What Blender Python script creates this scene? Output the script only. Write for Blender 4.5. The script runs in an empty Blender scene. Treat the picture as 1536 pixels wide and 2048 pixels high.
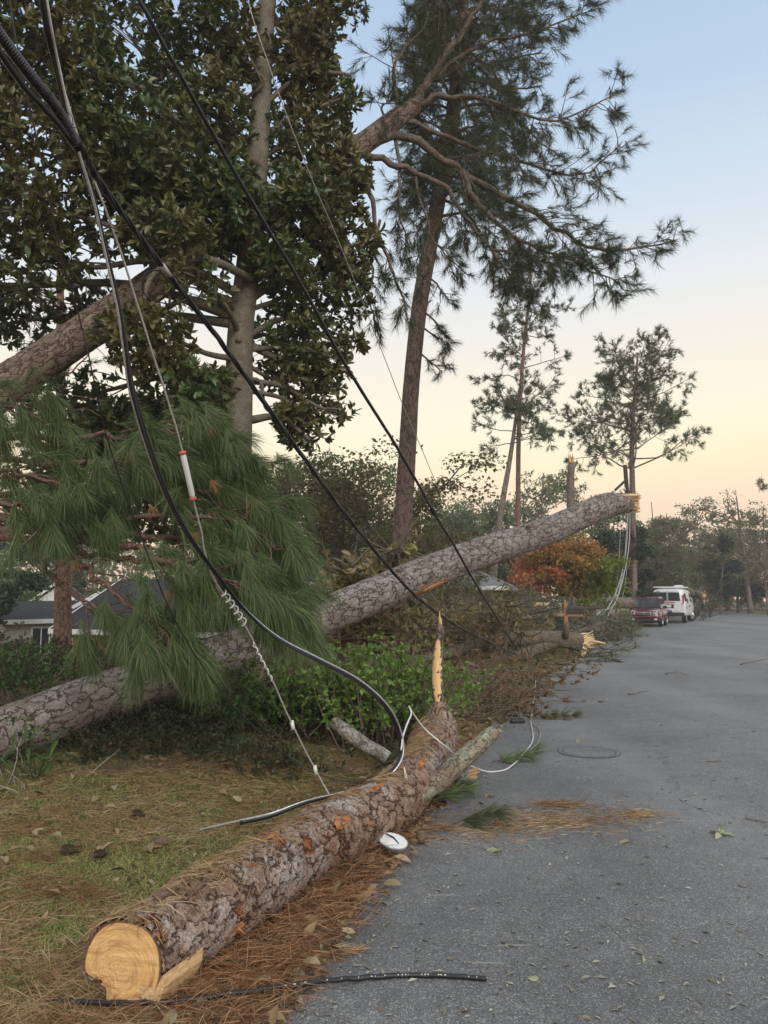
import bpy, bmesh, math, random
import numpy as np
from math import sin, cos, pi, radians

SC = bpy.context.scene
COL = SC.collection
rng = np.random.default_rng(11)
random.seed(5)

# ------------------------------------------------------------------ camera
FPX, EYE, HORIZON = 1540.0, 1.6, 1195.0
TILT = math.atan((HORIZON - 1024.0) / FPX)
cam_data = bpy.data.cameras.new("camera")
cam = bpy.data.objects.new("camera", cam_data)
COL.objects.link(cam)
cam_data.sensor_fit = 'VERTICAL'
cam_data.sensor_height = 36.0
cam_data.lens = 36.0 * FPX / 2048.0
cam_data.clip_start = 0.05
cam_data.clip_end = 2000
cam.location = (0, 0, EYE)
cam.rotation_euler = (pi / 2 + TILT, 0, 0)
SC.camera = cam

# ------------------------------------------------------------------ sky, sun, exposure
SC.view_settings.view_transform = 'Standard'
SC.view_settings.look = 'None'
SC.view_settings.exposure = 0.36
SC.view_settings.gamma = 1.0
SUN_EL, SUN_AZ = radians(30), radians(160)      # soft dusk light from behind the viewer
world = bpy.data.worlds.new("World")
SC.world = world
world.use_nodes = True
wt = world.node_tree
wt.nodes.clear()
w_out = wt.nodes.new('ShaderNodeOutputWorld')
w_bg = wt.nodes.new('ShaderNodeBackground')
w_bg.inputs['Strength'].default_value = 0.0915
w_sky = wt.nodes.new('ShaderNodeTexSky')
w_sky.sky_type = 'NISHITA'
w_sky.sun_disc = False
w_sky.sun_elevation = SUN_EL
w_sky.sun_rotation = SUN_AZ
w_tc = wt.nodes.new('ShaderNodeTexCoord')
w_sep = wt.nodes.new('ShaderNodeSeparateXYZ')
w_ramp = wt.nodes.new('ShaderNodeValToRGB')
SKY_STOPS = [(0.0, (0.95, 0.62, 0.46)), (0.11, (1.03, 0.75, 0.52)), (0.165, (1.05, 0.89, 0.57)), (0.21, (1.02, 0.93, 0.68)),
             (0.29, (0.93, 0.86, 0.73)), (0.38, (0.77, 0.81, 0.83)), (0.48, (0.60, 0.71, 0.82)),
             (0.57, (0.47, 0.61, 0.78)), (0.66, (0.41, 0.55, 0.74)), (0.85, (0.98, 0.99, 1.0))]  # last stop: overhead sky made brighter than dusk, added to light the ground
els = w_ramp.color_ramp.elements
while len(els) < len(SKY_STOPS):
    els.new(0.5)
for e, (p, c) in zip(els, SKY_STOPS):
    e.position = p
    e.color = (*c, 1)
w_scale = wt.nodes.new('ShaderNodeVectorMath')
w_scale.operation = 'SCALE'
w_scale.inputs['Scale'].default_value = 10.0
w_mix = wt.nodes.new('ShaderNodeMix')
w_mix.data_type = 'RGBA'
w_mix.inputs['Factor'].default_value = 0.9
wt.links.new(w_tc.outputs['Generated'], w_sep.inputs[0])
w_no = wt.nodes.new('ShaderNodeTexNoise')          # faint thin cloud, so the gradient is not perfectly even
w_no.inputs['Scale'].default_value = 2.2
w_no.inputs['Detail'].default_value = 5.0
w_map = wt.nodes.new('ShaderNodeMapping')
w_map.inputs['Scale'].default_value = (1, 1, 4)
w_ma = wt.nodes.new('ShaderNodeMath')
w_ma.operation = 'MULTIPLY_ADD'
w_ma.inputs[1].default_value = 0.05
wt.links.new(w_tc.outputs['Generated'], w_map.inputs[0])
wt.links.new(w_map.outputs[0], w_no.inputs['Vector'])
wt.links.new(w_no.outputs[0], w_ma.inputs[0])
wt.links.new(w_sep.outputs['Z'], w_ma.inputs[2])
w_sb = wt.nodes.new('ShaderNodeMath')
w_sb.operation = 'SUBTRACT'
w_sb.inputs[1].default_value = 0.025
wt.links.new(w_ma.outputs[0], w_sb.inputs[0])
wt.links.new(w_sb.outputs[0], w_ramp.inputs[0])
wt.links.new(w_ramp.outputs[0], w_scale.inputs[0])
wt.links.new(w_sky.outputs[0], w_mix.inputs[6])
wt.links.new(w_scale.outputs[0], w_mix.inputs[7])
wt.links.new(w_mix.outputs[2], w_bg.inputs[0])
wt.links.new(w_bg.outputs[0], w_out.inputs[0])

sun_data = bpy.data.lights.new("sun", 'SUN')
sun_data.energy = 1.5
sun_data.angle = radians(35)
sun_data.color = (1.0, 0.95, 0.88)
sun = bpy.data.objects.new("sun", sun_data)
COL.objects.link(sun)
sd = np.array([sin(SUN_AZ) * cos(SUN_EL), cos(SUN_AZ) * cos(SUN_EL), sin(SUN_EL)])
from mathutils import Vector
sun.rotation_euler = Vector(sd).to_track_quat('Z', 'Y').to_euler()


# ------------------------------------------------------------------ pixel helpers (photo pixels -> places in the world)
def ray(px, py):
    u, v = (px - 768.0) / FPX, (1024.0 - py) / FPX
    return np.array([u, cos(TILT) - sin(TILT) * v, sin(TILT) + cos(TILT) * v])


def W(px, py, d):
    r = ray(px, py)
    return np.array([0, 0, EYE]) + r * (d / r[1])


def G(px, py, z=0.0):
    r = ray(px, py)
    return np.array([0, 0, EYE]) + r * ((z - EYE) / r[2])


def nrm(a):
    a = np.asarray(a, float)
    return a / np.maximum(np.linalg.norm(a, axis=-1, keepdims=True), 1e-9)


def vnoise(x, y, seed=0):
    x = np.asarray(x, float); y = np.asarray(y, float)
    xi, yi = np.floor(x), np.floor(y)
    fx, fy = x - xi, y - yi
    fx, fy = fx * fx * (3 - 2 * fx), fy * fy * (3 - 2 * fy)
    def h(a, b):
        s = np.sin(a * 127.1 + b * 311.7 + seed * 74.7) * 43758.5453
        return s - np.floor(s)
    return (h(xi, yi) * (1 - fx) + h(xi + 1, yi) * fx) * (1 - fy) + (h(xi, yi + 1) * (1 - fx) + h(xi + 1, yi + 1) * fx) * fy


def smooth(t):
    t = np.clip(t, 0, 1)
    return t * t * (3 - 2 * t)


# ------------------------------------------------------------------ mesh collector
class MB:
    def __init__(s):
        s.v, s.q, s.t, s.mq, s.mt, s.co, s.n = [], [], [], [], [], [], 0

    def add(s, v, quads=None, tris=None, co=None, m=0):
        v = np.asarray(v, float).reshape(-1, 3)
        s.v.append(v)
        s.co.append(v if co is None else np.asarray(co, float).reshape(-1, 3))
        if quads is not None and len(quads):
            s.q.append(np.asarray(quads, int).reshape(-1, 4) + s.n); s.mq.append(np.full(len(s.q[-1]), m))
        if tris is not None and len(tris):
            s.t.append(np.asarray(tris, int).reshape(-1, 3) + s.n); s.mt.append(np.full(len(s.t[-1]), m))
        s.n += len(v)

    def mesh(s, name, mats, shade=True):
        me = bpy.data.meshes.new(name)
        v = np.concatenate(s.v)
        q = np.concatenate(s.q) if s.q else np.zeros((0, 4), int)
        t = np.concatenate(s.t) if s.t else np.zeros((0, 3), int)
        me.vertices.add(len(v))
        me.vertices.foreach_set('co', v.astype(np.float32).ravel())
        lv = np.concatenate([q.ravel(), t.ravel()])
        me.loops.add(len(lv))
        me.loops.foreach_set('vertex_index', lv.astype(np.int32))
        me.polygons.add(len(q) + len(t))
        ls = np.concatenate([np.arange(len(q)) * 4, len(q) * 4 + np.arange(len(t)) * 3])
        me.polygons.foreach_set('loop_start', ls.astype(np.int32))
        mi = np.concatenate((s.mq or [np.zeros(0)]) + (s.mt or [np.zeros(0)]))
        me.polygons.foreach_set('material_index', mi.astype(np.int32))
        me.polygons.foreach_set('use_smooth', np.full(len(ls), shade))
        at = me.attributes.new('bco', 'FLOAT_VECTOR', 'POINT')
        at.data.foreach_set('vector', np.concatenate(s.co).astype(np.float32).ravel())
        me.update(calc_edges=True)
        for m in (mats if isinstance(mats, (list, tuple)) else [mats]):
            me.materials.append(m)
        return me

    def build(s, name, mats, parent=None, shade=True, sharp=None):
        me = s.mesh(name, mats, shade)
        if sharp:
            me.set_sharp_from_angle(angle=radians(sharp))
        o = bpy.data.objects.new(name, me)
        COL.objects.link(o)
        if parent is not None:
            o.parent = parent
            o.location = -np.array(parent.location) if parent.get('world_parts') else (0, 0, 0)
        return o


def tag(o, label, cat=None, group=None, kind=None):
    o['label'] = label
    if cat: o['category'] = cat
    if group: o['group'] = group
    if kind: o['kind'] = kind
    return o


def empty(name, loc, label=None, cat=None, group=None, rz=0.0, local=False):
    """an Empty at the base of a thing; parts meshed in world coordinates unless local"""
    o = bpy.data.objects.new(name, None)
    COL.objects.link(o)
    o.empty_display_size = 0.2
    o.location = tuple(loc)
    o.rotation_euler = (0, 0, rz)
    if not local: o['world_parts'] = 1
    if label: tag(o, label, cat, group)
    return o


def struct(o, label=None):
    o['kind'] = 'structure'
    if label: o['label'] = label
    return o


def copy_tree(o, parent=None):
    c = o.copy()
    COL.objects.link(c)
    if parent is not None: c.parent = parent
    for ch in list(o.children):
        copy_tree(ch, c)
    return c


# ------------------------------------------------------------------ shape helpers
def spline(pts, k=8):
    """Catmull-Rom through the rows of pts (any width)"""
    p = np.asarray(pts, float)
    p = np.vstack([2 * p[0] - p[1], p, 2 * p[-1] - p[-2]])
    out = []
    t = np.linspace(0, 1, k, endpoint=False)[:, None]
    for i in range(1, len(p) - 2):
        a, b, c, d = p[i - 1], p[i], p[i + 1], p[i + 2]
        out.append(0.5 * ((2 * b) + (c - a) * t + (2 * a - 5 * b + 4 * c - d) * t ** 2 + (3 * b - a - 3 * c + d) * t ** 3))
    return np.vstack(out + [p[-2][None]])


def frames(pts):
    t = nrm(np.gradient(pts, axis=0))
    n0 = np.cross(t[0], [0, 0, 1.0])
    if np.linalg.norm(n0) < 0.1: n0 = np.cross(t[0], [1.0, 0, 0])
    N = [nrm(n0)]
    for i in range(1, len(pts)):
        n = N[-1] - t[i] * np.dot(N[-1], t[i])
        N.append(nrm(n))
    N = np.array(N)
    return t, N, np.cross(t, N)


def tube(mb, pts, rad, n=8, m=0, cap=True, rough=0.0, v0=0.0, rfun=None):
    pts = np.asarray(pts, float)
    k = len(pts)
    rad = np.broadcast_to(np.asarray(rad, float), (k,))
    t, N, B = frames(pts)
    th = np.arange(n) * 2 * pi / n
    s = np.concatenate([[0], np.cumsum(np.linalg.norm(np.diff(pts, axis=0), axis=1))]) + v0
    R = np.repeat(rad[:, None], n, 1)
    if rough:
        R = R * (1 + rough * (rng.random((k, n)) - 0.5) * 2)
    if rfun is not None:
        R = R * rfun(s[:, None] + 0 * R, th[None, :] + 0 * R)
    V = pts[:, None] + R[..., None] * (np.cos(th)[None, :, None] * N[:, None] + np.sin(th)[None, :, None] * B[:, None])
    co = np.stack([R * np.cos(th), R * np.sin(th), np.repeat(s[:, None], n, 1)], -1)
    i = np.arange(k - 1)[:, None] * n
    j = np.arange(n)[None]
    j2 = (j + 1) % n
    q = np.stack([i + j, i + j2, i + n + j2, i + n + j], -1).reshape(-1, 4)
    V2, co2 = V.reshape(-1, 3), co.reshape(-1, 3)
    tris = None
    if cap:
        c0, c1 = len(V2), len(V2) + 1
        V2 = np.vstack([V2, pts[0], pts[-1]])
        co2 = np.vstack([co2, [0, 0, s[0]], [0, 0, s[-1]]])
        jj = np.arange(n)
        tris = np.vstack([np.stack([np.full(n, c0), (jj + 1) % n, jj], 1),
                          np.stack([np.full(n, c1), (k - 1) * n + jj, (k - 1) * n + (jj + 1) % n], 1)])
    mb.add(V2, q, tris, co2, m)


def perp(d):
    r = rng.normal(size=d.shape)
    r -= d * np.sum(r * d, -1, keepdims=True)
    return nrm(r)


def leaves(mb, pos, d, up, L, wr=0.36, fold=0.25, curl=0.25, lod=1, m=0):
    """leaf blades: base at pos, pointing along d, upper face towards up"""
    N = len(pos)
    if N == 0: return
    L = np.broadcast_to(np.asarray(L, float), (N,))[:, None]
    wr = np.broadcast_to(np.asarray(wr, float), (N,))[:, None]
    d = nrm(d)
    s = nrm(np.cross(d, up)); u = np.cross(s, d)
    w = L * wr * 0.5
    if lod == 0:
        V = np.stack([pos, pos + d * L * .5 + s * w + u * w * fold, pos + d * L - u * L * curl, pos + d * L * .5 - s * w + u * w * fold], 1)
        b = np.arange(N)[:, None] * 4
        mb.add(V, quads=b + np.array([0, 1, 2, 3]), m=m)
        return
    c = np.broadcast_to(np.asarray(curl, float), (N,))[:, None]
    V = np.stack([pos,
                  pos + d * L * .33 + s * w * .92 + u * (w * fold - L * c * .1), pos + d * L * .33 - u * L * c * .1, pos + d * L * .33 - s * w * .92 + u * (w * fold - L * c * .1),
                  pos + d * L * .68 + s * w * .86 + u * (w * fold - L * c * .4), pos + d * L * .68 - u * L * c * .4, pos + d * L * .68 - s * w * .86 + u * (w * fold - L * c * .4),
                  pos + d * L * .98 - u * L * c * .9], 1)
    b = np.arange(N)[:, None]* 8
    q = np.concatenate([b + np.array([1, 4, 5, 2]), b + np.array([2, 5, 6, 3])])
    t = np.concatenate([b + np.array([0, 1, 2]), b + np.array([0, 2, 3]), b + np.array([4, 7, 5]), b + np.array([5, 7, 6])])
    mb.add(V, q, t, m=m)


def needles(mb, pos, d, L, w, droop=0.15, lod=1, m=0):
    N = len(pos)
    if N == 0: return
    L = np.broadcast_to(np.asarray(L, float), (N,))[:, None]
    d = nrm(d)
    s = perp(d) * w * 0.5
    g = np.array([0, 0, -1.0])
    tip = pos + d * L + g * droop * L
    if lod == 0:
        V = np.stack([pos + s, pos - s, tip], 1)
        mb.add(V, tris=np.arange(N)[:, None] * 3 + np.array([0, 1, 2]), m=m)
        return
    mid = pos + d * L * .55 + g * droop * L * .25
    V = np.stack([pos + s * .8, pos - s * .8, mid - s, mid + s, tip], 1)
    b = np.arange(N)[:, None] * 5
    mb.add(V, quads=b + np.array([0, 1, 2, 3]), tris=b + np.array([3, 2, 4]), m=m)


def tufts(mb, pos, d, n, L, w, spread=0.7, droop=0.15, lod=1, back=0.0, m=0):
    """pine tufts: n needles fanning out of every twig end"""
    pos = np.asarray(pos, float); d = nrm(d)
    P = np.repeat(pos, n, 0); D = np.repeat(d, n, 0)
    k = len(P)
    P = P - D * (rng.random((k, 1)) * back)
    D2 = nrm(D + perp(D) * (spread * np.sqrt(rng.random((k, 1))) * 1.5))
    needles(mb, P, D2, L * (0.75 + 0.4 * rng.random(k)), w, droop, lod, m)


def rosettes(mb, pos, d, n, L, wr=0.38, spread=1.0, lod=1, m=0, curl=0.25):
    """leaf rosettes: n leaves round every twig end"""
    pos = np.asarray(pos, float); d = nrm(d)
    P = np.repeat(pos, n, 0); D = np.repeat(d, n, 0)
    k = len(P)
    Dl = nrm(D + perp(D) * spread * (0.6 + 0.8 * rng.random((k, 1))))
    leaves(mb, P - D * (rng.random((k, 1)) * L * .6), Dl, nrm(D + 0.5 * rng.normal(size=(k, 3))), L * (0.6 + 0.55 * rng.random(k)), wr, 0.3, curl * (0.3 + 1.2 * rng.random(k)) if lod else curl, lod, m)


def bbox(name, size, loc, mat, parent=None, bevel=0.02, rot=(0, 0, 0), seg=2):
    bm = bmesh.new()
    bmesh.ops.create_cube(bm, size=1)
    for v in bm.verts:
        v.co.x *= size[0]; v.co.y *= size[1]; v.co.z *= size[2]
    if bevel:
        bmesh.ops.bevel(bm, geom=bm.edges[:], offset=bevel, segments=seg, affect='EDGES', profile=0.5)
    me = bpy.data.meshes.new(name)
    bm.to_mesh(me); bm.free()
    me.materials.append(mat)
    o = bpy.data.objects.new(name, me)
    COL.objects.link(o)
    o.location = loc; o.rotation_euler = rot
    if parent is not None: o.parent = parent
    return o


# ------------------------------------------------------------------ material helpers
def newmat(name):
    m = bpy.data.materials.new(name)
    m.use_nodes = True
    nt = m.node_tree
    nt.nodes.clear()
    return m, nt


def nd(nt, typ, ins=None, **props):
    n = nt.nodes.new(typ)
    for k, v in props.items(): setattr(n, k, v)
    for k, v in (ins or {}).items():
        if isinstance(v, bpy.types.NodeSocket): nt.links.new(v, n.inputs[k])
        else:
            try: n.inputs[k].default_value = v
            except Exception: n.inputs[k].default_value = (*v, 1)
    return n


def ramp(nt, fac, stops, interp='LINEAR'):
    n = nt.nodes.new('ShaderNodeValToRGB')
    n.color_ramp.interpolation = interp
    e = n.color_ramp.elements
    while len(e) < len(stops): e.new(0.5)
    for x, (p, c) in zip(e, stops):
        x.position = p
        x.color = (*c, 1) if isinstance(c, (tuple, list)) else (c, c, c, 1)
    if fac is not None: nt.links.new(fac, n.inputs[0])
    return n.outputs[0]


def mixc(nt, f, a, b, mode='MIX'):
    n = nt.nodes.new('ShaderNodeMix')
    n.data_type = 'RGBA'; n.blend_type = mode
    for s, v in ((0, f), (6, a), (7, b)):
        if isinstance(v, bpy.types.NodeSocket): nt.links.new(v, n.inputs[s])
        elif isinstance(v, (int, float)): n.inputs[s].default_value = v
        else: n.inputs[s].default_value = (*v, 1)
    return n.outputs[2]


def math_n(nt, op, a, b=None):
    n = nt.nodes.new('ShaderNodeMath'); n.operation = op
    for i, v in enumerate((a, b)):
        if v is None: continue
        if isinstance(v, bpy.types.NodeSocket): nt.links.new(v, n.inputs[i])
        else: n.inputs[i].default_value = v
    return n.outputs[0]


def finish(nt, bsdf, disp=None):
    o = nt.nodes.new('ShaderNodeOutputMaterial')
    nt.links.new(bsdf, o.inputs[0])
    if disp is not None: nt.links.new(disp, o.inputs[2])


def simple(name, col, rough=0.6, metal=0.0, var=0.12, scale=8.0, bump=0.0, spec=0.5, coat=0.0):
    m, nt = newmat(name)
    tc = nd(nt, 'ShaderNodeTexCoord')
    no = nd(nt, 'ShaderNodeTexNoise', {'Vector': tc.outputs['Object'], 'Scale': scale, 'Detail': 5.0})
    c = ramp(nt, no.outputs[0], [(0.3, tuple(x * (1 - var) for x in col)), (0.7, tuple(min(1, x * (1 + var)) for x in col))])
    b = nd(nt, 'ShaderNodeBsdfPrincipled', {'Base Color': c, 'Roughness': rough, 'Metallic': metal, 'Specular IOR Level': spec, 'Coat Weight': coat})
    if bump:
        bu = nd(nt, 'ShaderNodeBump', {'Height': no.outputs[0], 'Strength': bump, 'Distance': 0.02})
        nt.links.new(bu.outputs[0], b.inputs['Normal'])
    finish(nt, b.outputs[0])
    return m


def leafmat(name, cols, under=None, trans=0.25, rough=0.5, patch=None, patch_scale=0.6, spec=0.4):
    m, nt = newmat(name)
    g = nd(nt, 'ShaderNodeNewGeometry')
    k = len(cols)
    c = ramp(nt, g.outputs['Random Per Island'], [(i / max(1, k - 1), x) for i, x in enumerate(cols)])
    if patch:
        tc = nd(nt, 'ShaderNodeTexCoord')
        no = nd(nt, 'ShaderNodeTexNoise', {'Vector': tc.outputs['Object'], 'Scale': patch_scale, 'Detail': 3.0})
        f = ramp(nt, no.outputs[0], [(0.45, 0.0), (0.6, 1.0)])
        c2 = ramp(nt, g.outputs['Random Per Island'], [(i / max(1, len(patch) - 1), x) for i, x in enumerate(patch)])
        c = mixc(nt, f, c, c2)
    if under:
        c = mixc(nt, g.outputs['Backfacing'], c, under)
    b = nd(nt, 'ShaderNodeBsdfPrincipled', {'Base Color': c, 'Roughness': rough, 'Specular IOR Level': spec})
    t = nd(nt, 'ShaderNodeBsdfTranslucent', {'Color': c})
    mx = nd(nt, 'ShaderNodeMixShader', {0: trans, 1: b.outputs[0], 2: t.outputs[0]})
    finish(nt, mx.outputs[0])
    return m


def barkmat(name, c1, c2, crack, scale=(11, 11, 5), cw=0.09, bump=1.0, dist=0.02, lichen=None, lich_amt=0.5, disp=0.0, wound=None, warp=0.05):
    """plated bark: wavy cracks of uneven width between plates, flakes on the plates, lichen patches, torn spots"""
    m, nt = newmat(name)
    at = nd(nt, 'ShaderNodeAttribute', attribute_name='bco')
    A = at.outputs['Vector']
    def warped(v, sc, amt, det=3.0):
        n1 = nd(nt, 'ShaderNodeTexNoise', {'Vector': A, 'Scale': sc, 'Detail': det})
        o1 = nd(nt, 'ShaderNodeVectorMath', {0: n1.outputs['Color'], 1: (0.5, 0.5, 0.5)}, operation='SUBTRACT')
        o2 = nd(nt, 'ShaderNodeVectorMath', {0: o1.outputs[0], 'Scale': amt}, operation='SCALE')
        return nd(nt, 'ShaderNodeVectorMath', {0: v, 1: o2.outputs[0]}, operation='ADD').outputs[0]
    pv = warped(warped(A, 5.0, warp * 4), 26.0, warp * 1.3, 5.0)
    sv = nd(nt, 'ShaderNodeVectorMath', {0: pv, 1: scale}, operation='MULTIPLY')
    vo = nd(nt, 'ShaderNodeTexVoronoi', {'Vector': sv.outputs[0], 'Scale': 1.0}, feature='DISTANCE_TO_EDGE')
    vc = nd(nt, 'ShaderNodeTexVoronoi', {'Vector': sv.outputs[0], 'Scale': 1.0})
    v2 = nd(nt, 'ShaderNodeTexVoronoi', {'Vector': sv.outputs[0], 'Scale': 2.7}, feature='DISTANCE_TO_EDGE')
    v2c = nd(nt, 'ShaderNodeTexVoronoi', {'Vector': sv.outputs[0], 'Scale': 2.7})
    gv = nd(nt, 'ShaderNodeVectorMath', {0: pv, 1: (1, 1, .35)}, operation='MULTIPLY')
    fine = nd(nt, 'ShaderNodeTexNoise', {'Vector': gv.outputs[0], 'Scale': 60.0, 'Detail': 7.0, 'Roughness': 0.7})
    mid = nd(nt, 'ShaderNodeTexNoise', {'Vector': A, 'Scale': 9.0, 'Detail': 4.0})
    big = nd(nt, 'ShaderNodeTexNoise', {'Vector': A, 'Scale': 2.6, 'Detail': 5.0, 'Roughness': .6})
    sep = nd(nt, 'ShaderNodeSeparateColor', {0: vc.outputs['Color']})
    se2 = nd(nt, 'ShaderNodeSeparateColor', {0: v2c.outputs['Color']})
    f = math_n(nt, 'ADD', math_n(nt, 'MULTIPLY', sep.outputs[0], 0.25), math_n(nt, 'MULTIPLY', se2.outputs[0], 0.22))
    f = math_n(nt, 'ADD', f, math_n(nt, 'MULTIPLY', math_n(nt, 'SUBTRACT', fine.outputs[0], .2), 0.75))
    c = ramp(nt, f, [(0.18, c1), (0.7, c2)])
    if lichen:
        lf = math_n(nt, 'MULTIPLY', math_n(nt, 'MULTIPLY', ramp(nt, big.outputs[0], [(0.44, 0.0), (0.6, 1.0)]), ramp(nt, fine.outputs[0], [(.36, .15), (.56, 1.0)])), lich_amt)
        c = mixc(nt, lf, c, lichen)
    wid = math_n(nt, 'MULTIPLY', ramp(nt, mid.outputs[0], [(0.32, 0.25), (0.68, 1.75)]), cw)
    edge = ramp(nt, math_n(nt, 'DIVIDE', vo.outputs['Distance'], wid), [(0.12, 0.0), (1.0, 1.0)])
    ed2 = ramp(nt, v2.outputs['Distance'], [(0.0, 0.0), (cw * .7, 1.0)])
    if wound:
        wn = nd(nt, 'ShaderNodeTexNoise', {'Vector': A, 'Scale': 4.5, 'Detail': 6.0, 'Roughness': .6})
        wf = ramp(nt, wn.outputs[0], [(0.585, 0.0), (0.615, 1.0)])
        wc = ramp(nt, fine.outputs[0], [(0.36, tuple(x * 0.22 for x in wound)), (0.5, tuple(x * .7 for x in wound)), (0.66, wound)])
        c = mixc(nt, wf, c, wc)
    c = mixc(nt, math_n(nt, 'MULTIPLY', ramp(nt, ed2, [(0.0, 1.0), (1.0, 0.0)]), .5), c, tuple((x + y) * .4 for x, y in zip(crack, c1)))
    c = mixc(nt, math_n(nt, 'MULTIPLY', ramp(nt, edge, [(0.0, 1.0), (1.0, 0.0)]), .9), c, crack)
    h = math_n(nt, 'ADD', math_n(nt, 'MULTIPLY', edge, 0.55), math_n(nt, 'MULTIPLY', fine.outputs[0], 0.3))
    h = math_n(nt, 'ADD', h, math_n(nt, 'MULTIPLY', ed2, 0.16))
    h = math_n(nt, 'ADD', h, math_n(nt, 'MULTIPLY', sep.outputs[1], 0.28))
    h = math_n(nt, 'ADD', h, math_n(nt, 'MULTIPLY', se2.outputs[1], 0.14))
    b = nd(nt, 'ShaderNodeBsdfPrincipled', {'Base Color': c, 'Roughness': 0.88, 'Specular IOR Level': 0.2})
    if disp:
        if wound: h = math_n(nt, 'SUBTRACT', h, math_n(nt, 'MULTIPLY', wf, 0.45))
        dn = nd(nt, 'ShaderNodeDisplacement', {'Height': h, 'Midlevel': 0.8, 'Scale': disp})
        m.displacement_method = 'BOTH'
        finish(nt, b.outputs[0], dn.outputs[0])
    else:
        bu = nd(nt, 'ShaderNodeBump', {'Height': h, 'Strength': bump, 'Distance': dist})
        nt.links.new(bu.outputs[0], b.inputs['Normal'])
        finish(nt, b.outputs[0])
    return m


def woodmat(name, c1, c2, scale=(60, 60, 3), rings=False, dark=None):
    """split or sawn wood, grain along the third coordinate of bco"""
    m, nt = newmat(name)
    at = nd(nt, 'ShaderNodeAttribute', attribute_name='bco')
    sv = nd(nt, 'ShaderNodeVectorMath', {0: at.outputs['Vector'], 1: scale}, operation='MULTIPLY')
    no = nd(nt, 'ShaderNodeTexNoise', {'Vector': sv.outputs[0], 'Scale': 1.0, 'Detail': 6.0, 'Roughness': 0.6})
    f = no.outputs[0]
    c = ramp(nt, f, [(0.3, c1), (0.65, c2)])
    if rings:
        n2 = nd(nt, 'ShaderNodeTexNoise', {'Vector': at.outputs['Vector'], 'Scale': 9.0, 'Detail': 3.0})
        o2 = nd(nt, 'ShaderNodeVectorMath', {0: n2.outputs['Color'], 'Scale': 0.045}, operation='SCALE')
        p2 = nd(nt, 'ShaderNodeVectorMath', {0: at.outputs['Vector'], 1: o2.outputs[0]}, operation='ADD')
        p3 = nd(nt, 'ShaderNodeVectorMath', {0: p2.outputs[0], 1: (1, 1, 0)}, operation='MULTIPLY')
        ln = nd(nt, 'ShaderNodeVectorMath', {0: p3.outputs[0]}, operation='LENGTH')
        r1 = math_n(nt, 'SINE', math_n(nt, 'MULTIPLY', ln.outputs['Value'], 460.0))
        c = mixc(nt, math_n(nt, 'MULTIPLY', ramp(nt, r1, [(0.2, 0.0), (1.0, 1.0)]), 0.42), c, tuple(x * 0.55 for x in c1))
        st = nd(nt, 'ShaderNodeTexNoise', {'Vector': nd(nt, 'ShaderNodeVectorMath', {0: at.outputs['Vector'], 1: (7, 70, 1)}, operation='MULTIPLY').outputs[0], 'Scale': 1.0, 'Detail': 5.0})
        c = mixc(nt, ramp(nt, st.outputs[0], [(0.50, 0.0), (0.72, 0.5)]), c, (0.42, 0.21, 0.09))
        bl = nd(nt, 'ShaderNodeTexNoise', {'Vector': at.outputs['Vector'], 'Scale': 7.0, 'Detail': 4.0})
        c = mixc(nt, ramp(nt, bl.outputs[0], [(0.5, 0.0), (0.70, 0.8)]), c, (0.24, 0.10, 0.045))
        f = st.outputs[0]
        zz = nd(nt, 'ShaderNodeSeparateXYZ', {0: at.outputs['Vector']})
        c = mixc(nt, ramp(nt, math_n(nt, 'ADD', zz.outputs['Z'], math_n(nt, 'MULTIPLY', bl.outputs[0], .06)), [(0.955, 0.0), (0.985, 0.9)]), c, (0.10, 0.05, 0.03))
    bu = nd(nt, 'ShaderNodeBump', {'Height': f, 'Strength': 0.7, 'Distance': 0.006})
    b = nd(nt, 'ShaderNodeBsdfPrincipled', {'Base Color': c, 'Roughness': 0.75, 'Specular IOR Level': 0.25})
    nt.links.new(bu.outputs[0], b.inputs['Normal'])
    finish(nt, b.outputs[0])
    return m


# =================================================================== SETTING
EDGE_Y = np.array([-30, 2.9, 4.14, 9.3, 15.9, 25.9, 36.8, 48, 60, 100, 150.])
EDGE_X = np.array([-9.4, -0.5, -0.18, 1.16, 3.3, 7.2, 11.7, 16.6, 22.0, 41.5, 68.])


def edge(y): return np.interp(y, EDGE_Y, EDGE_X)


def terr(x, y):
    d = edge(y) - x
    v = smooth((d - .75) / 1.3)
    z = .012 * smooth(d / .3) + v * (0.035 + 0.05 * vnoise(x * 1.7, y * 1.7, 1) + 0.03 * vnoise(x * 6, y * 6, 2) * (y < 20))
    z = z - 0.03 * smooth((-d - 0.1) / 0.5)
    z = z - 2.2 * smooth((d - 8) / 8) * smooth((y - 13) / 10)
    z = z + 0.25 * smooth((-d - 8.8) / 3.0)
    return z


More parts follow.
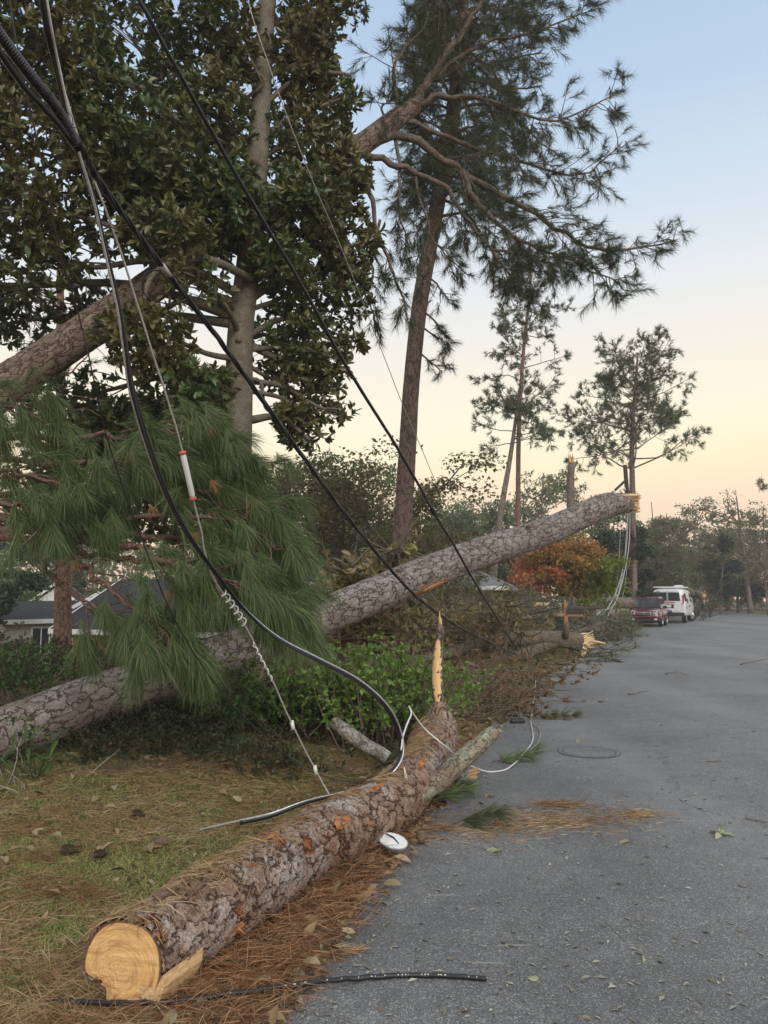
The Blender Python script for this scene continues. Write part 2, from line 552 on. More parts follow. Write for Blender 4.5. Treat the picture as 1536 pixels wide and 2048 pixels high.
def groundmat():
    m, nt = newmat("ground_soil")
    tc = nd(nt, 'ShaderNodeTexCoord')
    n1 = nd(nt, 'ShaderNodeTexNoise', {'Vector': tc.outputs['Object'], 'Scale': 1.3, 'Detail': 6.0})
    n2 = nd(nt, 'ShaderNodeTexNoise', {'Vector': tc.outputs['Object'], 'Scale': 28.0, 'Detail': 6.0, 'Roughness': 0.7})
    a = ramp(nt, n2.outputs[0], [(0.3, (0.075, 0.048, 0.024)), (0.55, (0.17, 0.115, 0.055)), (0.75, (0.27, 0.195, 0.095))])
    b = ramp(nt, n2.outputs[0], [(0.3, (0.06, 0.055, 0.02)), (0.7, (0.19, 0.17, 0.065))])
    c = mixc(nt, ramp(nt, n1.outputs[0], [(0.42, 0.0), (0.6, 1.0)]), a, b)
    bs = nd(nt, 'ShaderNodeBsdfPrincipled', {'Base Color': c, 'Roughness': 0.95, 'Specular IOR Level': 0.1})
    bu = nd(nt, 'ShaderNodeBump', {'Height': n2.outputs[0], 'Strength': 1.0, 'Distance': 0.03})
    nt.links.new(bu.outputs[0], bs.inputs['Normal'])
    finish(nt, bs.outputs[0])
    return m


def asphaltmat():
    m, nt = newmat("asphalt")
    tc = nd(nt, 'ShaderNodeTexCoord')
    P = tc.outputs['Object']
    vo = nd(nt, 'ShaderNodeTexVoronoi', {'Vector': P, 'Scale': 190.0})
    sep = nd(nt, 'ShaderNodeSeparateColor', {0: vo.outputs['Color']})
    v2 = nd(nt, 'ShaderNodeTexVoronoi', {'Vector': P, 'Scale': 105.0})
    sep2 = nd(nt, 'ShaderNodeSeparateColor', {0: v2.outputs['Color']})
    big = nd(nt, 'ShaderNodeTexNoise', {'Vector': P, 'Scale': 0.55, 'Detail': 5.0})
    med = nd(nt, 'ShaderNodeTexNoise', {'Vector': P, 'Scale': 5.0, 'Detail': 5.0, 'Roughness': 0.65})
    c = ramp(nt, sep.outputs[0], [(0.0, (0.085, 0.085, 0.086)), (0.6, (0.142, 0.142, 0.143)), (0.88, (0.18, 0.18, 0.18)), (1.0, (0.36, 0.355, 0.345))])
    c = mixc(nt, ramp(nt, sep2.outputs[0], [(0.93, 0.0), (0.97, 0.5)]), c, (0.38, 0.37, 0.35))
    c = mixc(nt, 1.0, c, ramp(nt, big.outputs[0], [(0.32, 0.70), (0.68, 1.16)]), 'MULTIPLY')
    c = mixc(nt, 1.0, c, ramp(nt, med.outputs[0], [(0.3, 0.78), (0.7, 1.12)]), 'MULTIPLY')
    # pale wear along the road where tyres run, and a few seams
    mp = nd(nt, 'ShaderNodeMapping', {'Vector': P, 'Rotation': (0, 0, radians(20)), 'Scale': (0.55, 0.035, 1)})
    tr = nd(nt, 'ShaderNodeTexNoise', {'Vector': mp.outputs[0], 'Scale': 1.0, 'Detail': 3.0})
    c = mixc(nt, ramp(nt, tr.outputs[0], [(0.46, 0.0), (0.64, 0.45)]), c, (0.21, 0.208, 0.206))
    cr = nd(nt, 'ShaderNodeTexVoronoi', {'Vector': nd(nt, 'ShaderNodeVectorMath', {0: P, 1: nd(nt, 'ShaderNodeVectorMath', {0: med.outputs['Color'], 'Scale': 0.5}, operation='SCALE').outputs[0]}, operation='ADD').outputs[0], 'Scale': 0.28}, feature='DISTANCE_TO_EDGE')
    c = mixc(nt, ramp(nt, cr.outputs['Distance'], [(0.001, 0.8), (0.003, 0.0)]), c, (0.045, 0.045, 0.045))
    # chalky scrapes near the cable end
    for sx, sy in SCRAPES:
        off = nd(nt, 'ShaderNodeVectorMath', {0: P, 1: (sx, sy, 0)}, operation='SUBTRACT')
        ln = nd(nt, 'ShaderNodeVectorMath', {0: off.outputs[0]}, operation='LENGTH')
        mm = nd(nt, 'ShaderNodeMapping', {'Vector': off.outputs[0], 'Rotation': (0, 0, radians(-35)), 'Scale': (3, 26, 1)})
        sn = nd(nt, 'ShaderNodeTexNoise', {'Vector': mm.outputs[0], 'Scale': 1.0, 'Detail': 5.0})
        f = math_n(nt, 'MULTIPLY', ramp(nt, sn.outputs[0], [(0.55, 0.0), (0.68, 0.7)]), ramp(nt, ln.outputs['Value'], [(0.07, 1.0), (0.17, 0.0)]))
        c = mixc(nt, f, c, (0.42, 0.41, 0.38))
    bs = nd(nt, 'ShaderNodeBsdfPrincipled', {'Base Color': c, 'Roughness': 0.62, 'Specular IOR Level': 0.5})
    bu = nd(nt, 'ShaderNodeBump', {'Height': math_n(nt, 'ADD', vo.outputs['Distance'], math_n(nt, 'MULTIPLY', med.outputs[0], 0.6)), 'Strength': 0.4, 'Distance': 0.005})
    nt.links.new(bu.outputs[0], bs.inputs['Normal'])
    finish(nt, bs.outputs[0])
    return m


_s = [G(1000, 1890), G(945, 1925), G(862, 1790)]
SCRAPES = [(p[0], p[1]) for p in _s]
M_ground, M_asphalt = groundmat(), asphaltmat()

gx = np.concatenate([np.arange(-255, -30, 15), np.arange(-30, -8, 1.0), np.arange(-8, 6, 0.14), np.arange(6, 40, 1.0), np.arange(40, 260, 15)])
gy = np.concatenate([np.arange(-30, 0, 3), np.arange(0, 12, 0.14), np.arange(12, 70, 1.0), np.arange(70, 281, 15)])
X, Y = np.meshgrid(gx, gy)
V = np.stack([X, Y, terr(X, Y)], -1).reshape(-1, 3)
ii = (np.arange(len(gy) - 1)[:, None] * len(gx) + np.arange(len(gx) - 1)[None]).ravel()
mb = MB(); mb.add(V, np.stack([ii, ii + 1, ii + len(gx) + 1, ii + len(gx)], 1))
struct(mb.build("ground", M_ground))

# road: one sheet 4 mm above the ground, its left edge crumbled
ry = np.concatenate([np.arange(-30, 0, 2), np.arange(0, 20, 0.08), np.arange(20, 150, 1.0)])
re = edge(ry) + 0.09 * (vnoise(ry * 2.1, ry * 0, 5) - .5) + 0.05 * (vnoise(ry * 9, ry * 0, 6) - .5)
cols_ = [0, 0.5, 1.5, 4, 6.5, 9.2]
V = np.stack([np.stack([re + c, ry, 0.004 + 0 * ry], 1) for c in cols_], 1).reshape(-1, 3)
k = len(cols_)
ii = (np.arange(len(ry) - 1)[:, None] * k + np.arange(k - 1)[None]).ravel()
mb = MB(); mb.add(V, np.stack([ii, ii + 1, ii + k + 1, ii + k], 1))
struct(mb.build("road", M_asphalt))

# ------------------------------------------------------------------ pine straw and grass on the verge
M_straw = leafmat("pine_straw", [(0.15, 0.085, 0.042), (0.28, 0.165, 0.075), (0.40, 0.28, 0.14), (0.29, 0.15, 0.065), (0.48, 0.37, 0.21), (0.23, 0.16, 0.085)], trans=0.05, rough=0.6, patch=[(0.09, 0.05, 0.026), (0.22, 0.11, 0.045), (0.29, 0.155, 0.065), (0.15, 0.08, 0.04)], patch_scale=1.4)
M_grass = leafmat("dry_grass", [(0.36, 0.29, 0.12), (0.28, 0.28, 0.085), (0.19, 0.25, 0.06), (0.43, 0.35, 0.17), (0.24, 0.28, 0.075), (0.16, 0.21, 0.055)], trans=0.2, rough=0.6)


def verge_points(n, y0, y1, xl=-0.62, pw=1.0):
    y = 1 / (1 / y1 + (1 / y0 - 1 / y1) * rng.random(n) ** pw)
    x0 = np.maximum(xl * y - 0.4, -9)
    x1 = edge(y) - 0.06
    x = x0 + (x1 - x0) * rng.random(n)
    return x, y


mb = MB()
x, y = verge_points(230000, 2.0, 9.5)
gp = G(330, 1770); gp2 = G(60, 1830)
green = 0.95 * np.exp(-((x - gp[0]) ** 2 / .9 + (y - gp[1]) ** 2 / .6)) + 0.8 * np.exp(-((x - gp2[0]) ** 2 / .6 + (y - gp2[1]) ** 2 / .5)) + 0.62 * vnoise(x * 1.3, y * 1.3, 9)
keep = (green > 0.08 + 0.25 * rng.random(len(x))) & (edge(y) - x > 0.12)
x, y = x[keep], y[keep]
P = np.stack([x, y, terr(x, y) - 0.005], 1)
D = nrm(np.stack([rng.normal(size=len(x)) * .75, rng.normal(size=len(x)) * .75, np.ones(len(x)) * .8], 1))
needles(mb, P, D, 0.03 + 0.045 * rng.random(len(x)), 0.0032, droop=0.35)
o = mb.build("lawn_grass", M_grass); tag(o, "short dry yellow green grass on the verge", kind='stuff')

mb = MB()
x, y = verge_points(110000, 2.0, 11.0)
dens = vnoise(x * 1.1, y * 1.1, 21) * .6 + vnoise(x * 4, y * 4, 22) * .5
keep = dens > 0.53 + 0.26 * rng.random(len(x))
x, y = x[keep], y[keep]
# thick drift between the log and the road edge
n2 = 24000
yy = 1 / (1 / 8.8 + (1 / 2.2 - 1 / 8.8) * rng.random(n2))
xx = edge(yy) - np.abs(rng.normal(size=n2)) * 0.25 - 0.03 + (0.02 + .12 * vnoise(yy * 2.3, yy * 0, 55)) * rng.normal(size=n2)
hole = (xx < -.6) & (yy < 3.02) & (xx > -1.3)
xx, yy = xx[~hole], yy[~hole]; n2 = len(xx)
x = np.concatenate([x, xx]); y = np.concatenate([y, yy])
hz = np.concatenate([0.012 + 0.02 * rng.random(len(x) - n2), 0.008 + 0.075 * rng.random(n2) ** 1.5])
P = np.stack([x, y, np.maximum(terr(x, y), 0.006) + hz], 1)
N = len(x)
az = rng.random(N) * 2 * pi
D = np.stack([np.cos(az), np.sin(az), rng.normal(size=N) * .22], 1)
needles(mb, P, D, 0.06 + 0.12 * rng.random(N), 0.0027, droop=0.06)
msk = np.arange(N) >= N - n2
P2, D2 = P[msk], D[msk]; P, D = P[~msk], D[~msk]; N = len(P)
mb2 = MB(); needles(mb2, P2, D2, 0.06 + 0.13 * rng.random(len(P2)), 0.0028, droop=0.06)
M_straw_red = leafmat("rusty_straw", [(0.07, 0.035, 0.02), (0.20, 0.09, 0.04), (0.30, 0.15, 0.065), (0.24, 0.095, 0.038), (0.36, 0.22, 0.11), (0.13, 0.07, 0.04)], trans=0.05, rough=0.6)
o = mb2.build("straw_drift", M_straw_red); tag(o, "rust red pine straw heaped between the log and the asphalt", kind='stuff')
mb = MB(); needles(mb, P, D, 0.06 + 0.12 * rng.random(N), 0.0027, droop=0.06)
o = mb.build("pine_straw", M_straw); tag(o, "rusty brown pine straw covering the verge beside the log", kind='stuff')

# straw swept across the asphalt
mb = MB()
c = [G(*p) for p in ((880, 1665), (960, 1662), (1010, 1650), (1060, 1640), (1120, 1640), (1190, 1637), (1270, 1633))]
wgt = [260, 140, 220, 240, 300, 230, 260]
sp = [.16, .2, .2, .22, .26, .24, .1]
for p, w_, s_ in zip(c, wgt, sp):
    q = p[None] + rng.normal(size=(w_, 3)) * [s_, s_ * .8, 0]
    q[:, 2] = 0.008 + 0.015 * rng.random(w_)
    az = rng.random(w_) * 2 * pi
    needles(mb, q, np.stack([np.cos(az), np.sin(az) * .5, 0.03 * rng.normal(size=w_)], 1), 0.05 + .09 * rng.random(w_), 0.0034, 0.03)
for p, s_, w_ in ((G(1115, 1612), .1, 350), (G(660, 1912), .045, 260), (G(1060, 1655), .3, 250)):
    q = p[None] + rng.normal(size=(w_, 3)) * [s_, s_ * .35, 0]
    q[:, 2] = 0.008 + 0.02 * rng.random(w_)
    needles(mb, q, np.stack([1 + .3 * rng.normal(size=w_), .5 + .4 * rng.normal(size=w_), 0.03 * rng.normal(size=w_)], 1), 0.05 + .09 * rng.random(w_), 0.0032, 0.03)
o = mb.build("road_straw", M_straw); tag(o, "loose tan pine straw scattered over the asphalt", kind='stuff')

# dead leaves and bark chips along the road edge and over the verge
mb = MB(); n = 5200
y = 1 / (1 / 26 + (1 / 2.2 - 1 / 26) * rng.random(n)); far_ = rng.random(n) < .45
x = edge(y) - np.where(far_, rng.random(n) * 4.0, np.abs(rng.normal(size=n)) * .45 - .1 - .25 * (y > 9) * rng.random(n))
P = np.stack([x, y, np.maximum(terr(x, y), .006) + .012 + .04 * rng.random(n) ** 2], 1)
leaves(mb, P, rng.normal(size=(n, 3)) * [1, 1, .25], rng.normal(size=(n, 3)) * .45 + [0, 0, 1], (0.02 + 0.075 * rng.random(n) ** 2) * (1 + .04 * y), .45, .35, .35)
M_litter = leafmat("dead_leaf_litter", [(0.10, 0.06, 0.03), (0.20, 0.12, 0.055), (0.30, 0.21, 0.11), (0.07, 0.045, 0.028), (0.36, 0.28, 0.17), (0.16, 0.15, 0.06)], trans=.08)
o = mb.build("leaf_litter", M_litter); tag(o, "dead brown leaves and bark chips along the road edge", kind='stuff')

# grit and bits of leaf on the asphalt
mb = MB()
n = 5200
y = 1 / (1 / 30 + (1 / 2.6 - 1 / 30) * rng.random(n)); x = edge(y) + rng.random(n) ** 1.3 * 6.0
P = np.stack([x, y, np.full(n, 0.009)], 1)
az = rng.random(n) * 2 * pi
leaves(mb, P, np.stack([np.cos(az), np.sin(az), 0 * az], 1), np.tile([0, 0, 1.0], (n, 1)) + .2 * rng.normal(size=(n, 3)), 0.012 + 0.04 * rng.random(n) ** 3, 0.4, .2, .1, lod=0)
M_grit = leafmat("grit", [(0.32, 0.30, 0.25), (0.16, 0.12, 0.07), (0.42, 0.40, 0.34), (0.10, 0.10, 0.05)], trans=0.0)
o = mb.build("road_litter", M_grit); tag(o, "tiny chips and leaf bits strewn over the asphalt", kind='stuff')

# ------------------------------------------------------------------ houses
M_white = simple("white_paint", (0.72, 0.72, 0.69), 0.5, var=.05)
M_roof_dark = simple("dark_shingle", (0.036, 0.037, 0.039), 0.9, scale=14, var=.45, bump=.5, spec=.12)
M_glass = simple("window_glass", (0.03, 0.035, 0.04), 0.1, var=.1, spec=.8)
M_wood_board = simple("brown_board", (0.24, 0.13, 0.07), 0.7, scale=5, var=.3)


def sidingmat(name, col, period):
    m, nt = newmat(name)
    tc = nd(nt, 'ShaderNodeTexCoord')
    sp_ = nd(nt, 'ShaderNodeSeparateXYZ', {0: tc.outputs['Object']})
    fr = math_n(nt, 'FRACT', math_n(nt, 'MULTIPLY', sp_.outputs['Z'], 1 / period))
    no = nd(nt, 'ShaderNodeTexNoise', {'Vector': tc.outputs['Object'], 'Scale': 4.0})
    c = mixc(nt, ramp(nt, fr, [(0.0, 1.0), (0.14, 0.0)]), mixc(nt, math_n(nt, 'MULTIPLY', no.outputs[0], .3), col, tuple(x * .7 for x in col)), tuple(x * .35 for x in col))
    b = nd(nt, 'ShaderNodeBsdfPrincipled', {'Base Color': c, 'Roughness': .6})
    bu = nd(nt, 'ShaderNodeBump', {'Height': fr, 'Strength': .6, 'Distance': .03})
    nt.links.new(bu.outputs[0], b.inputs['Normal'])
    finish(nt, b.outputs[0])
    return m


def brickmat(name):
    m, nt = newmat(name)
    tc = nd(nt, 'ShaderNodeTexCoord')
    mp = nd(nt, 'ShaderNodeMapping', {'Vector': tc.outputs['Object'], 'Rotation': (radians(90), 0, 0)})
    br = nd(nt, 'ShaderNodeTexBrick', {'Vector': mp.outputs[0], 'Color1': (0.25, 0.10, 0.07, 1), 'Color2': (0.33, 0.15, 0.10, 1), 'Mortar': (0.35, 0.32, 0.28, 1), 'Scale': 1.0, 'Brick Width': .22, 'Row Height': .075, 'Mortar Size': .008})
    b = nd(nt, 'ShaderNodeBsdfPrincipled', {'Base Color': br.outputs[0], 'Roughness': .85})
    finish(nt, b.outputs[0])
    return m


M_siding = sidingmat("cream_siding", (0.55, 0.53, 0.44), 0.2)
M_brick = brickmat("red_brick")


def house(name, label, loc, rz, L, D_, hw, hr, wallmat, roofmat, over=0.45, hip=0.0, windows=()):
    """walls + pitched roof (gables on the +-x ends unless hip), local coordinates, front is -y"""
    t = empty(name, loc, label, 'house', rz=rz, local=True)
    mb = MB()
    x0, x1, y0, y1 = -L / 2, L / 2, -D_ / 2, D_ / 2
    ap = hw + hr * (D_ / 2) / (D_ / 2 + over)
    v = [(x0, y0, -2.5), (x1, y0, -2.5), (x1, y1, -2.5), (x0, y1, -2.5), (x0, y0, hw), (x1, y0, hw), (x1, y1, hw), (x0, y1, hw)]
    q = [(0, 1, 5, 4), (1, 2, 6, 5), (2, 3, 7, 6), (3, 0, 4, 7), (4, 5, 6, 7)]
    mb.add(v, q)
    if not hip:
        mb.add([(x0, y0, hw), (x0, y1, hw), (x0, 0, ap), (x1, y0, hw), (x1, y1, hw), (x1, 0, ap)], tris=[(0, 2, 1), (3, 4, 5)])
    mb.build('wall', wallmat, t, shade=False)
    mb = MB(); o_ = over; th = .12
    e = hw + .05
    X0, X1, Y0, Y1 = x0 - o_, x1 + o_, y0 - o_, y1 + o_
    top = [(X0, Y0, e), (X1, Y0, e), (X1, Y1, e), (X0, Y1, e), (X0 + hip, 0, e + hr), (X1 - hip, 0, e + hr)]
    bot = [(a, b, c - th) for a, b, c in top]
    v = top + bot
    mb.add(v, [(0, 1, 5, 4), (2, 3, 4, 5), (6, 10, 11, 7), (8, 11, 10, 9)], [(1, 2, 5), (3, 0, 4), (7, 11, 8), (9, 10, 6)] if hip else None)
    r = mb.build('roof', roofmat, t, shade=False)
    # white fascia boards following the eaves and rakes
    f = MB()
    def board(a, b, h=.17, out=(0, 0)):
        a, b = np.array(a, float), np.array(b, float)
        dd = np.array([out[0], out[1], 0]) * .03
        vv = [a + dd + [0, 0, .01], b + dd + [0, 0, .01], b + dd - [0, 0, h], a + dd - [0, 0, h]]
        vv += [p - 2 * dd * .9 for p in vv]
        f.add(vv, [(0, 1, 2, 3), (7, 6, 5, 4), (0, 4, 5, 1), (3, 2, 6, 7), (0, 3, 7, 4), (1, 5, 6, 2)])
    board(top[0], top[1], out=(0, -1)); board(top[2], top[3], out=(0, 1))
    if hip:
        board(top[1], top[2], out=(1, 0)); board(top[3], top[0], out=(-1, 0))
    else:
        for a, b, s in ((1, 5, 1), (5, 2, 1), (0, 4, -1), (4, 3, -1)): board(top[a], top[b], out=(s, 0))
    f.build('fascia', M_white, t, shade=False)
    for (face, cx, cz, w, h) in windows:
        if face == 'front': p, rot = (cx, y0 - .04, cz), (0, 0, 0)
        elif face == 'right': p, rot = (x1 + .04, cx, cz), (0, 0, pi / 2)
        else: p, rot = (x0 - .04, cx, cz), (0, 0, -pi / 2)
        wd = bbox('window', (w, .05, h), p, M_white, t, .01, rot)
        bbox('pane', (w - .16, .05, h - .16), (0, -.015 if face != 'right' else -.015, 0), M_glass, wd, .005)
        bbox('glazing_bar', (.05, .05, h - .14), (0, -.03, 0), M_white, wd, .004)
    return t


# dark-roofed house sunk below the street, seen through the pine boughs
p = W(400, 1195, 28)
hA = house("dark_roof_house", "low house with dark shingle roof behind the hanging pine boughs", (p[0], p[1] + 2.0, -2.2), radians(-24), 8.0, 6.0, 2.6, 1.9, M_wood_board, M_roof_dark, over=.6)
p = W(255, 1178, 34)
hB = house("white_gable_house", "white gabled house peeking over the dark shingle roof", (p[0], p[1] + 3, -1.8), radians(-120), 5, 4, 2.7, .9, M_white, M_roof_dark, over=.4)
p = W(45, 1215, 33)
hC = house("cream_siding_house", "cream clapboard house with one window at the left edge", (p[0] - .6, p[1] + 2, -2.1), radians(58), 5.5, 5.2, 2.75, .75, M_siding, M_roof_dark, over=.35, windows=(('front', -1.2, 1.9, .9, 1.2), ('right', -1.0, 1.9, .9, 1.2)))
p = W(95, 1205, 47)
hD = house("small_gable_house", "small distant white gable with a tiny attic window", (p[0], p[1] + 2, -1.9), radians(-75), 6, 4.2, 2.4, 1.9, M_white, M_roof_dark, over=.3, windows=(('right', 0, 3.0, .45, .6),))
p = W(925, 1160, 36)
hE = house("brick_house", "brick house with grey hip roof and white window band under the leaning trunk", (p[0] - 1.2, p[1] + 4.0, -.1), radians(-14), 7.5, 8, 2.15, 1.25, M_brick, simple("grey_shingle", (0.17, 0.17, 0.18), .8, scale=12, var=.3), over=.5, hip=2.6,
           windows=(('front', -1.3, 1.55, .9, .8), ('front', 0.0, 1.55, 1.6, .8), ('front', 1.3, 1.55, .9, .8)))


# =================================================================== BACKGROUND TREES
M_bark_far = barkmat("grey_bark", (0.15, 0.12, 0.10), (0.24, 0.20, 0.17), (0.06, 0.045, 0.04), (6, 6, 3), bump=.6)
M_bark_red = barkmat("red_pine_bark", (0.17, 0.10, 0.075), (0.27, 0.17, 0.13), (0.06, 0.035, 0.025), (9, 9, 5), bump=.7)
M_leaf_green = leafmat("green_foliage", [(0.075, 0.11, 0.042), (0.125, 0.165, 0.066), (0.19, 0.215, 0.098)], trans=.4)
M_leaf_olive = leafmat("olive_foliage", [(0.10, 0.115, 0.052), (0.16, 0.165, 0.08), (0.225, 0.215, 0.11)], trans=.4)
M_leaf_dark = leafmat("dark_foliage", [(0.018, 0.034, 0.016), (0.035, 0.055, 0.026), (0.055, 0.075, 0.032)], trans=.2)
M_leaf_bronze = leafmat("bronze_foliage", [(0.075, 0.07, 0.02), (0.13, 0.105, 0.03), (0.18, 0.125, 0.04)], trans=.3, patch=[(0.055, 0.07, 0.02), (0.10, 0.12, 0.035)], patch_scale=.5)
M_pine_far = leafmat("pine_needles_far", [(0.05, 0.075, 0.03), (0.085, 0.112, 0.045), (0.13, 0.145, 0.065)], trans=.35)
M_twig = simple("twig_bark", (0.14, 0.10, 0.075), .85, scale=30, var=.3)


def limb_pts(p0, d, L, bend=0.25, n=5, up=0.0):
    d = nrm(d); pts = [np.array(p0, float)]
    for i in range(n):
        d = nrm(d + rng.normal(size=3) * bend + np.array([0, 0, up]))
        pts.append(pts[-1] + d * L / n)
    return np.array(pts)


def broadleaf(kind, h, w, mat, seed, nclump=70, nleaf=42, ls=.26, base=.22, sparse=False, barkm=None, stems=1, lean=0.0):
    """one tree at the origin: Empty > trunk (with limbs) and crown"""
    global rng
    keep = rng; rng = np.random.default_rng(seed)
    wood, cr = MB(), MB()
    cents = []
    tk = .008 if sparse or nclump == 0 else .02
    for s in range(stems):
        a = s * 2.4
        off = np.array([cos(a), sin(a), 0]) * (.15 * w * (stems > 1))
        tr = spline(np.array([off * .3, off * .7 + [0.02 * h + lean * .3, 0, h * .35], off * 1.6 + [rng.normal() * .04 * h + lean, rng.normal() * .04 * h, h * .85]]), 5)
        tube(wood, tr, np.linspace(tk * h / stems ** .5, .004 * h, len(tr)), 7)
        for k in range(9):
            t = .3 + .65 * k / 9
            p = tr[int(t * (len(tr) - 1))]
            az = rng.random() * 2 * pi
            L = w * (.55 - .3 * abs(t - .45)) * (0.7 + .5 * rng.random())
            lp = limb_pts(p, [cos(az), sin(az), .5], L, .22, 4, .12)
            tube(wood, lp, np.linspace(tk * .38 * h, .0025 * h, 5), 5, cap=False)
            cents += [lp[-1], lp[3], lp[2]]
            for q in range(2):
                l2 = limb_pts(lp[2], [rng.normal(), rng.normal(), .5], L * .55, .25, 3, .1)
                tube(wood, l2, np.linspace(.004 * h, .0015 * h, 4), 4, cap=False)
                cents.append(l2[-1])
    cents = np.array(cents)
    k = nclump - len(cents)
    if k > 0:      # finer twigs from the limbs, each carrying a clump
        src = cents[rng.integers(0, len(cents), k)]
        u = nrm(src - np.array([lean * .6, 0, h * (base + (1 - base) * .45)])) + .8 * rng.normal(size=(k, 3))
        extra = src + nrm(u) * w * (.06 + .14 * rng.random((k, 1)))
        extra[:, 2] = np.clip(extra[:, 2], h * base, h * .99)
        for a_, b_ in zip(src, extra): tube(wood, np.array([a_, (a_ + b_) / 2 + rng.normal(size=3) * .03 * w, b_]), [.003 * h, .002 * h, .001 * h], 3, cap=False)
        cents = np.vstack([cents, extra])
    rad = w * (.06 + .07 * rng.random(len(cents)))
    c = np.repeat(cents, nleaf, 0)
    P = c + nrm(rng.normal(size=c.shape)) * (np.repeat(rad, nleaf) * rng.random(len(c)) ** .45)[:, None] * [1, 1, .6]
    if sparse: P = P[rng.random(len(P)) < .35]
    n = len(P)
    leaves(cr, P, rng.normal(size=(n, 3)) + [0, 0, -.3], rng.normal(size=(n, 3)) + [0, 0, 1.2], ls * (.5 + rng.random(n)), .6, .2, .2, lod=0)
    t = empty(kind, (0, 0, 0), local=True)
    wood.build('trunk', barkm or M_bark_far, t)
    cr.build('crown', mat, t, shade=False)
    rng = keep
    return t


def place(proto, first, px, base_d, toppy, h, label, group, cat='tree', z=None, wide=1.0, rz=None):
    """put a tree so that its foot stands at pixel column px at distance d and its top reaches toppy"""
    o = proto if first else copy_tree(proto)
    p = W(px, 1195, base_d)
    z0 = terr(p[0], p[1]) if z is None else z
    top = W(px, toppy - 14, base_d)[2]
    s = (top - z0) / h
    o.location = (p[0], p[1], z0 - .1)
    o.scale = (s * wide, s * wide, s)
    o.rotation_euler = (0, 0, rng.random() * 6.28 if rz is None else rz)
    tag(o, label, cat, group)
    return o


FAR = {
    'green_tree': broadleaf('green_tree', 12, 8, M_leaf_green, 1, 120, 80, .21, .2),
    'olive_tree': broadleaf('olive_tree', 12, 7, M_leaf_olive, 2, 110, 80, .20, .15),
    'dark_evergreen_tree': broadleaf('dark_evergreen_tree', 8, 4.6, M_leaf_dark, 3, 130, 80, .2, .04),
    'thin_crowned_tree': broadleaf('thin_crowned_tree', 14, 8, M_leaf_olive, 4, 74, 90, .2, .3, sparse=True),
    'bronze_tree': broadleaf('bronze_tree', 7, 7.5, M_leaf_bronze, 5, 170, 130, .12, .12, stems=2),
    'bare_tree': broadleaf('bare_tree', 13, 7, leafmat("rusty_leaves", [(0.22, 0.12, 0.06), (0.16, 0.10, 0.05)], trans=.2), 6, 120, 7, .2, .3),
}
used_kind = set()
g_far = "trees standing behind the street"
FARLIST = [
    # px, d, top, kind, label, wide
    (700, 34, 955, 'bronze_tree', "bronze green tree spreading just left of the tall leaning pine trunk", 1.25),
    (600, 38, 985, 'bronze_tree', "bronze green tree half hidden by the hanging pine boughs", 1.1),
    (845, 30, 1062, 'bronze_tree', "low bronze green tree tucked right of the tall pine trunk", 1.0),
    (730, 62, 940, 'green_tree', "green tree whose rounded top rises behind the bronze tree", 1.0),
    (905, 75, 985, 'green_tree', "green tree between the tall pine trunk and the twin pines", 1.15),
    (960, 82, 975, 'olive_tree', "olive tree just left of the twin pine trunks", 1.1),
    (870, 90, 1010, 'olive_tree', "hazy olive tree low beside the tall pine trunk", 1.3),
    (1085, 70, 905, 'thin_crowned_tree', "thin crowned tree behind the twin pines, reaching above the fallen trunk", 1.0),
    (1060, 80, 960, 'green_tree', "green tree filling the gap behind the twin pine trunks", 1.2),
    (1180, 66, 960, 'green_tree', "green tree behind the snapped pine trunk", 1.0),
    (1010, 50, 1085, 'dark_evergreen_tree', "dark evergreen below the twin pines beside the brick house", 1.2),
    (965, 46, 1110, 'dark_evergreen_tree', "small dark evergreen next to the brick house wall", 1.2),
    (1262, 47, 1085, 'dark_evergreen_tree', "dark evergreen right behind the red car and utility pole", 1.1),
    (1215, 52, 1050, 'dark_evergreen_tree', "dark evergreen between the autumn tree and the utility pole", 1.3),
    (1330, 72, 1005, 'olive_tree', "olive tree directly above the white van", 1.15),
    (1300, 62, 1075, 'green_tree', "lower green tree behind the white van roof", 1.3),
    (1395, 78, 990, 'thin_crowned_tree', "open crowned tree with pale trunk right of the white van", 1.1),
    (1370, 84, 1012, 'green_tree', "green tree behind the open crowned tree", 1.2),
    (1440, 76, 1070, 'dark_evergreen_tree', "tall dark evergreen at the far end of the road", 1.0),
    (1475, 84, 1120, 'dark_evergreen_tree', "short dark evergreen at the far right road end", 1.6),
    (1500, 80, 965, 'bare_tree', "nearly bare tree with rusty leaves near the right edge", 1.1),
    (1535, 70, 985, 'thin_crowned_tree', "thin leafy tree cut by the right edge of the view", 1.1),
    (1455, 95, 1035, 'olive_tree', "hazy olive tree behind the tall dark evergreen", 1.3),
    (1420, 92, 1030, 'olive_tree', "hazy olive tree between open crown and dark evergreen", 1.2),
    (1560, 88, 1020, 'olive_tree', "olive tree half outside the right edge", 1.2),
    (20, 56, 1060, 'dark_evergreen_tree', "dark evergreen behind the cream clapboard house", 1.5),
    (-60, 40, 1040, 'green_tree', "green tree beyond the left edge behind the leaning trunk", 1.2),
    (190, 60, 1080, 'green_tree', "green tree behind the small white gable", 1.2),
    (90, 62, 1075, 'dark_evergreen_tree', "dark evergreen rising behind the small white gable", 1.5),
    (330, 56, 1060, 'green_tree', "green tree behind the dark shingle roof", 1.2),
    (480, 50, 1070, 'olive_tree', "olive tree behind the hanging boughs, right of the dark roof", 1.2),
    (-30, 29, 1120, 'dark_evergreen_tree', "rounded dark shrub tree in front of the cream clapboard house", 1.3),
]
HT = {'green_tree': 12, 'olive_tree': 12, 'dark_evergreen_tree': 8, 'thin_crowned_tree': 14, 'bronze_tree': 7, 'bare_tree': 13}
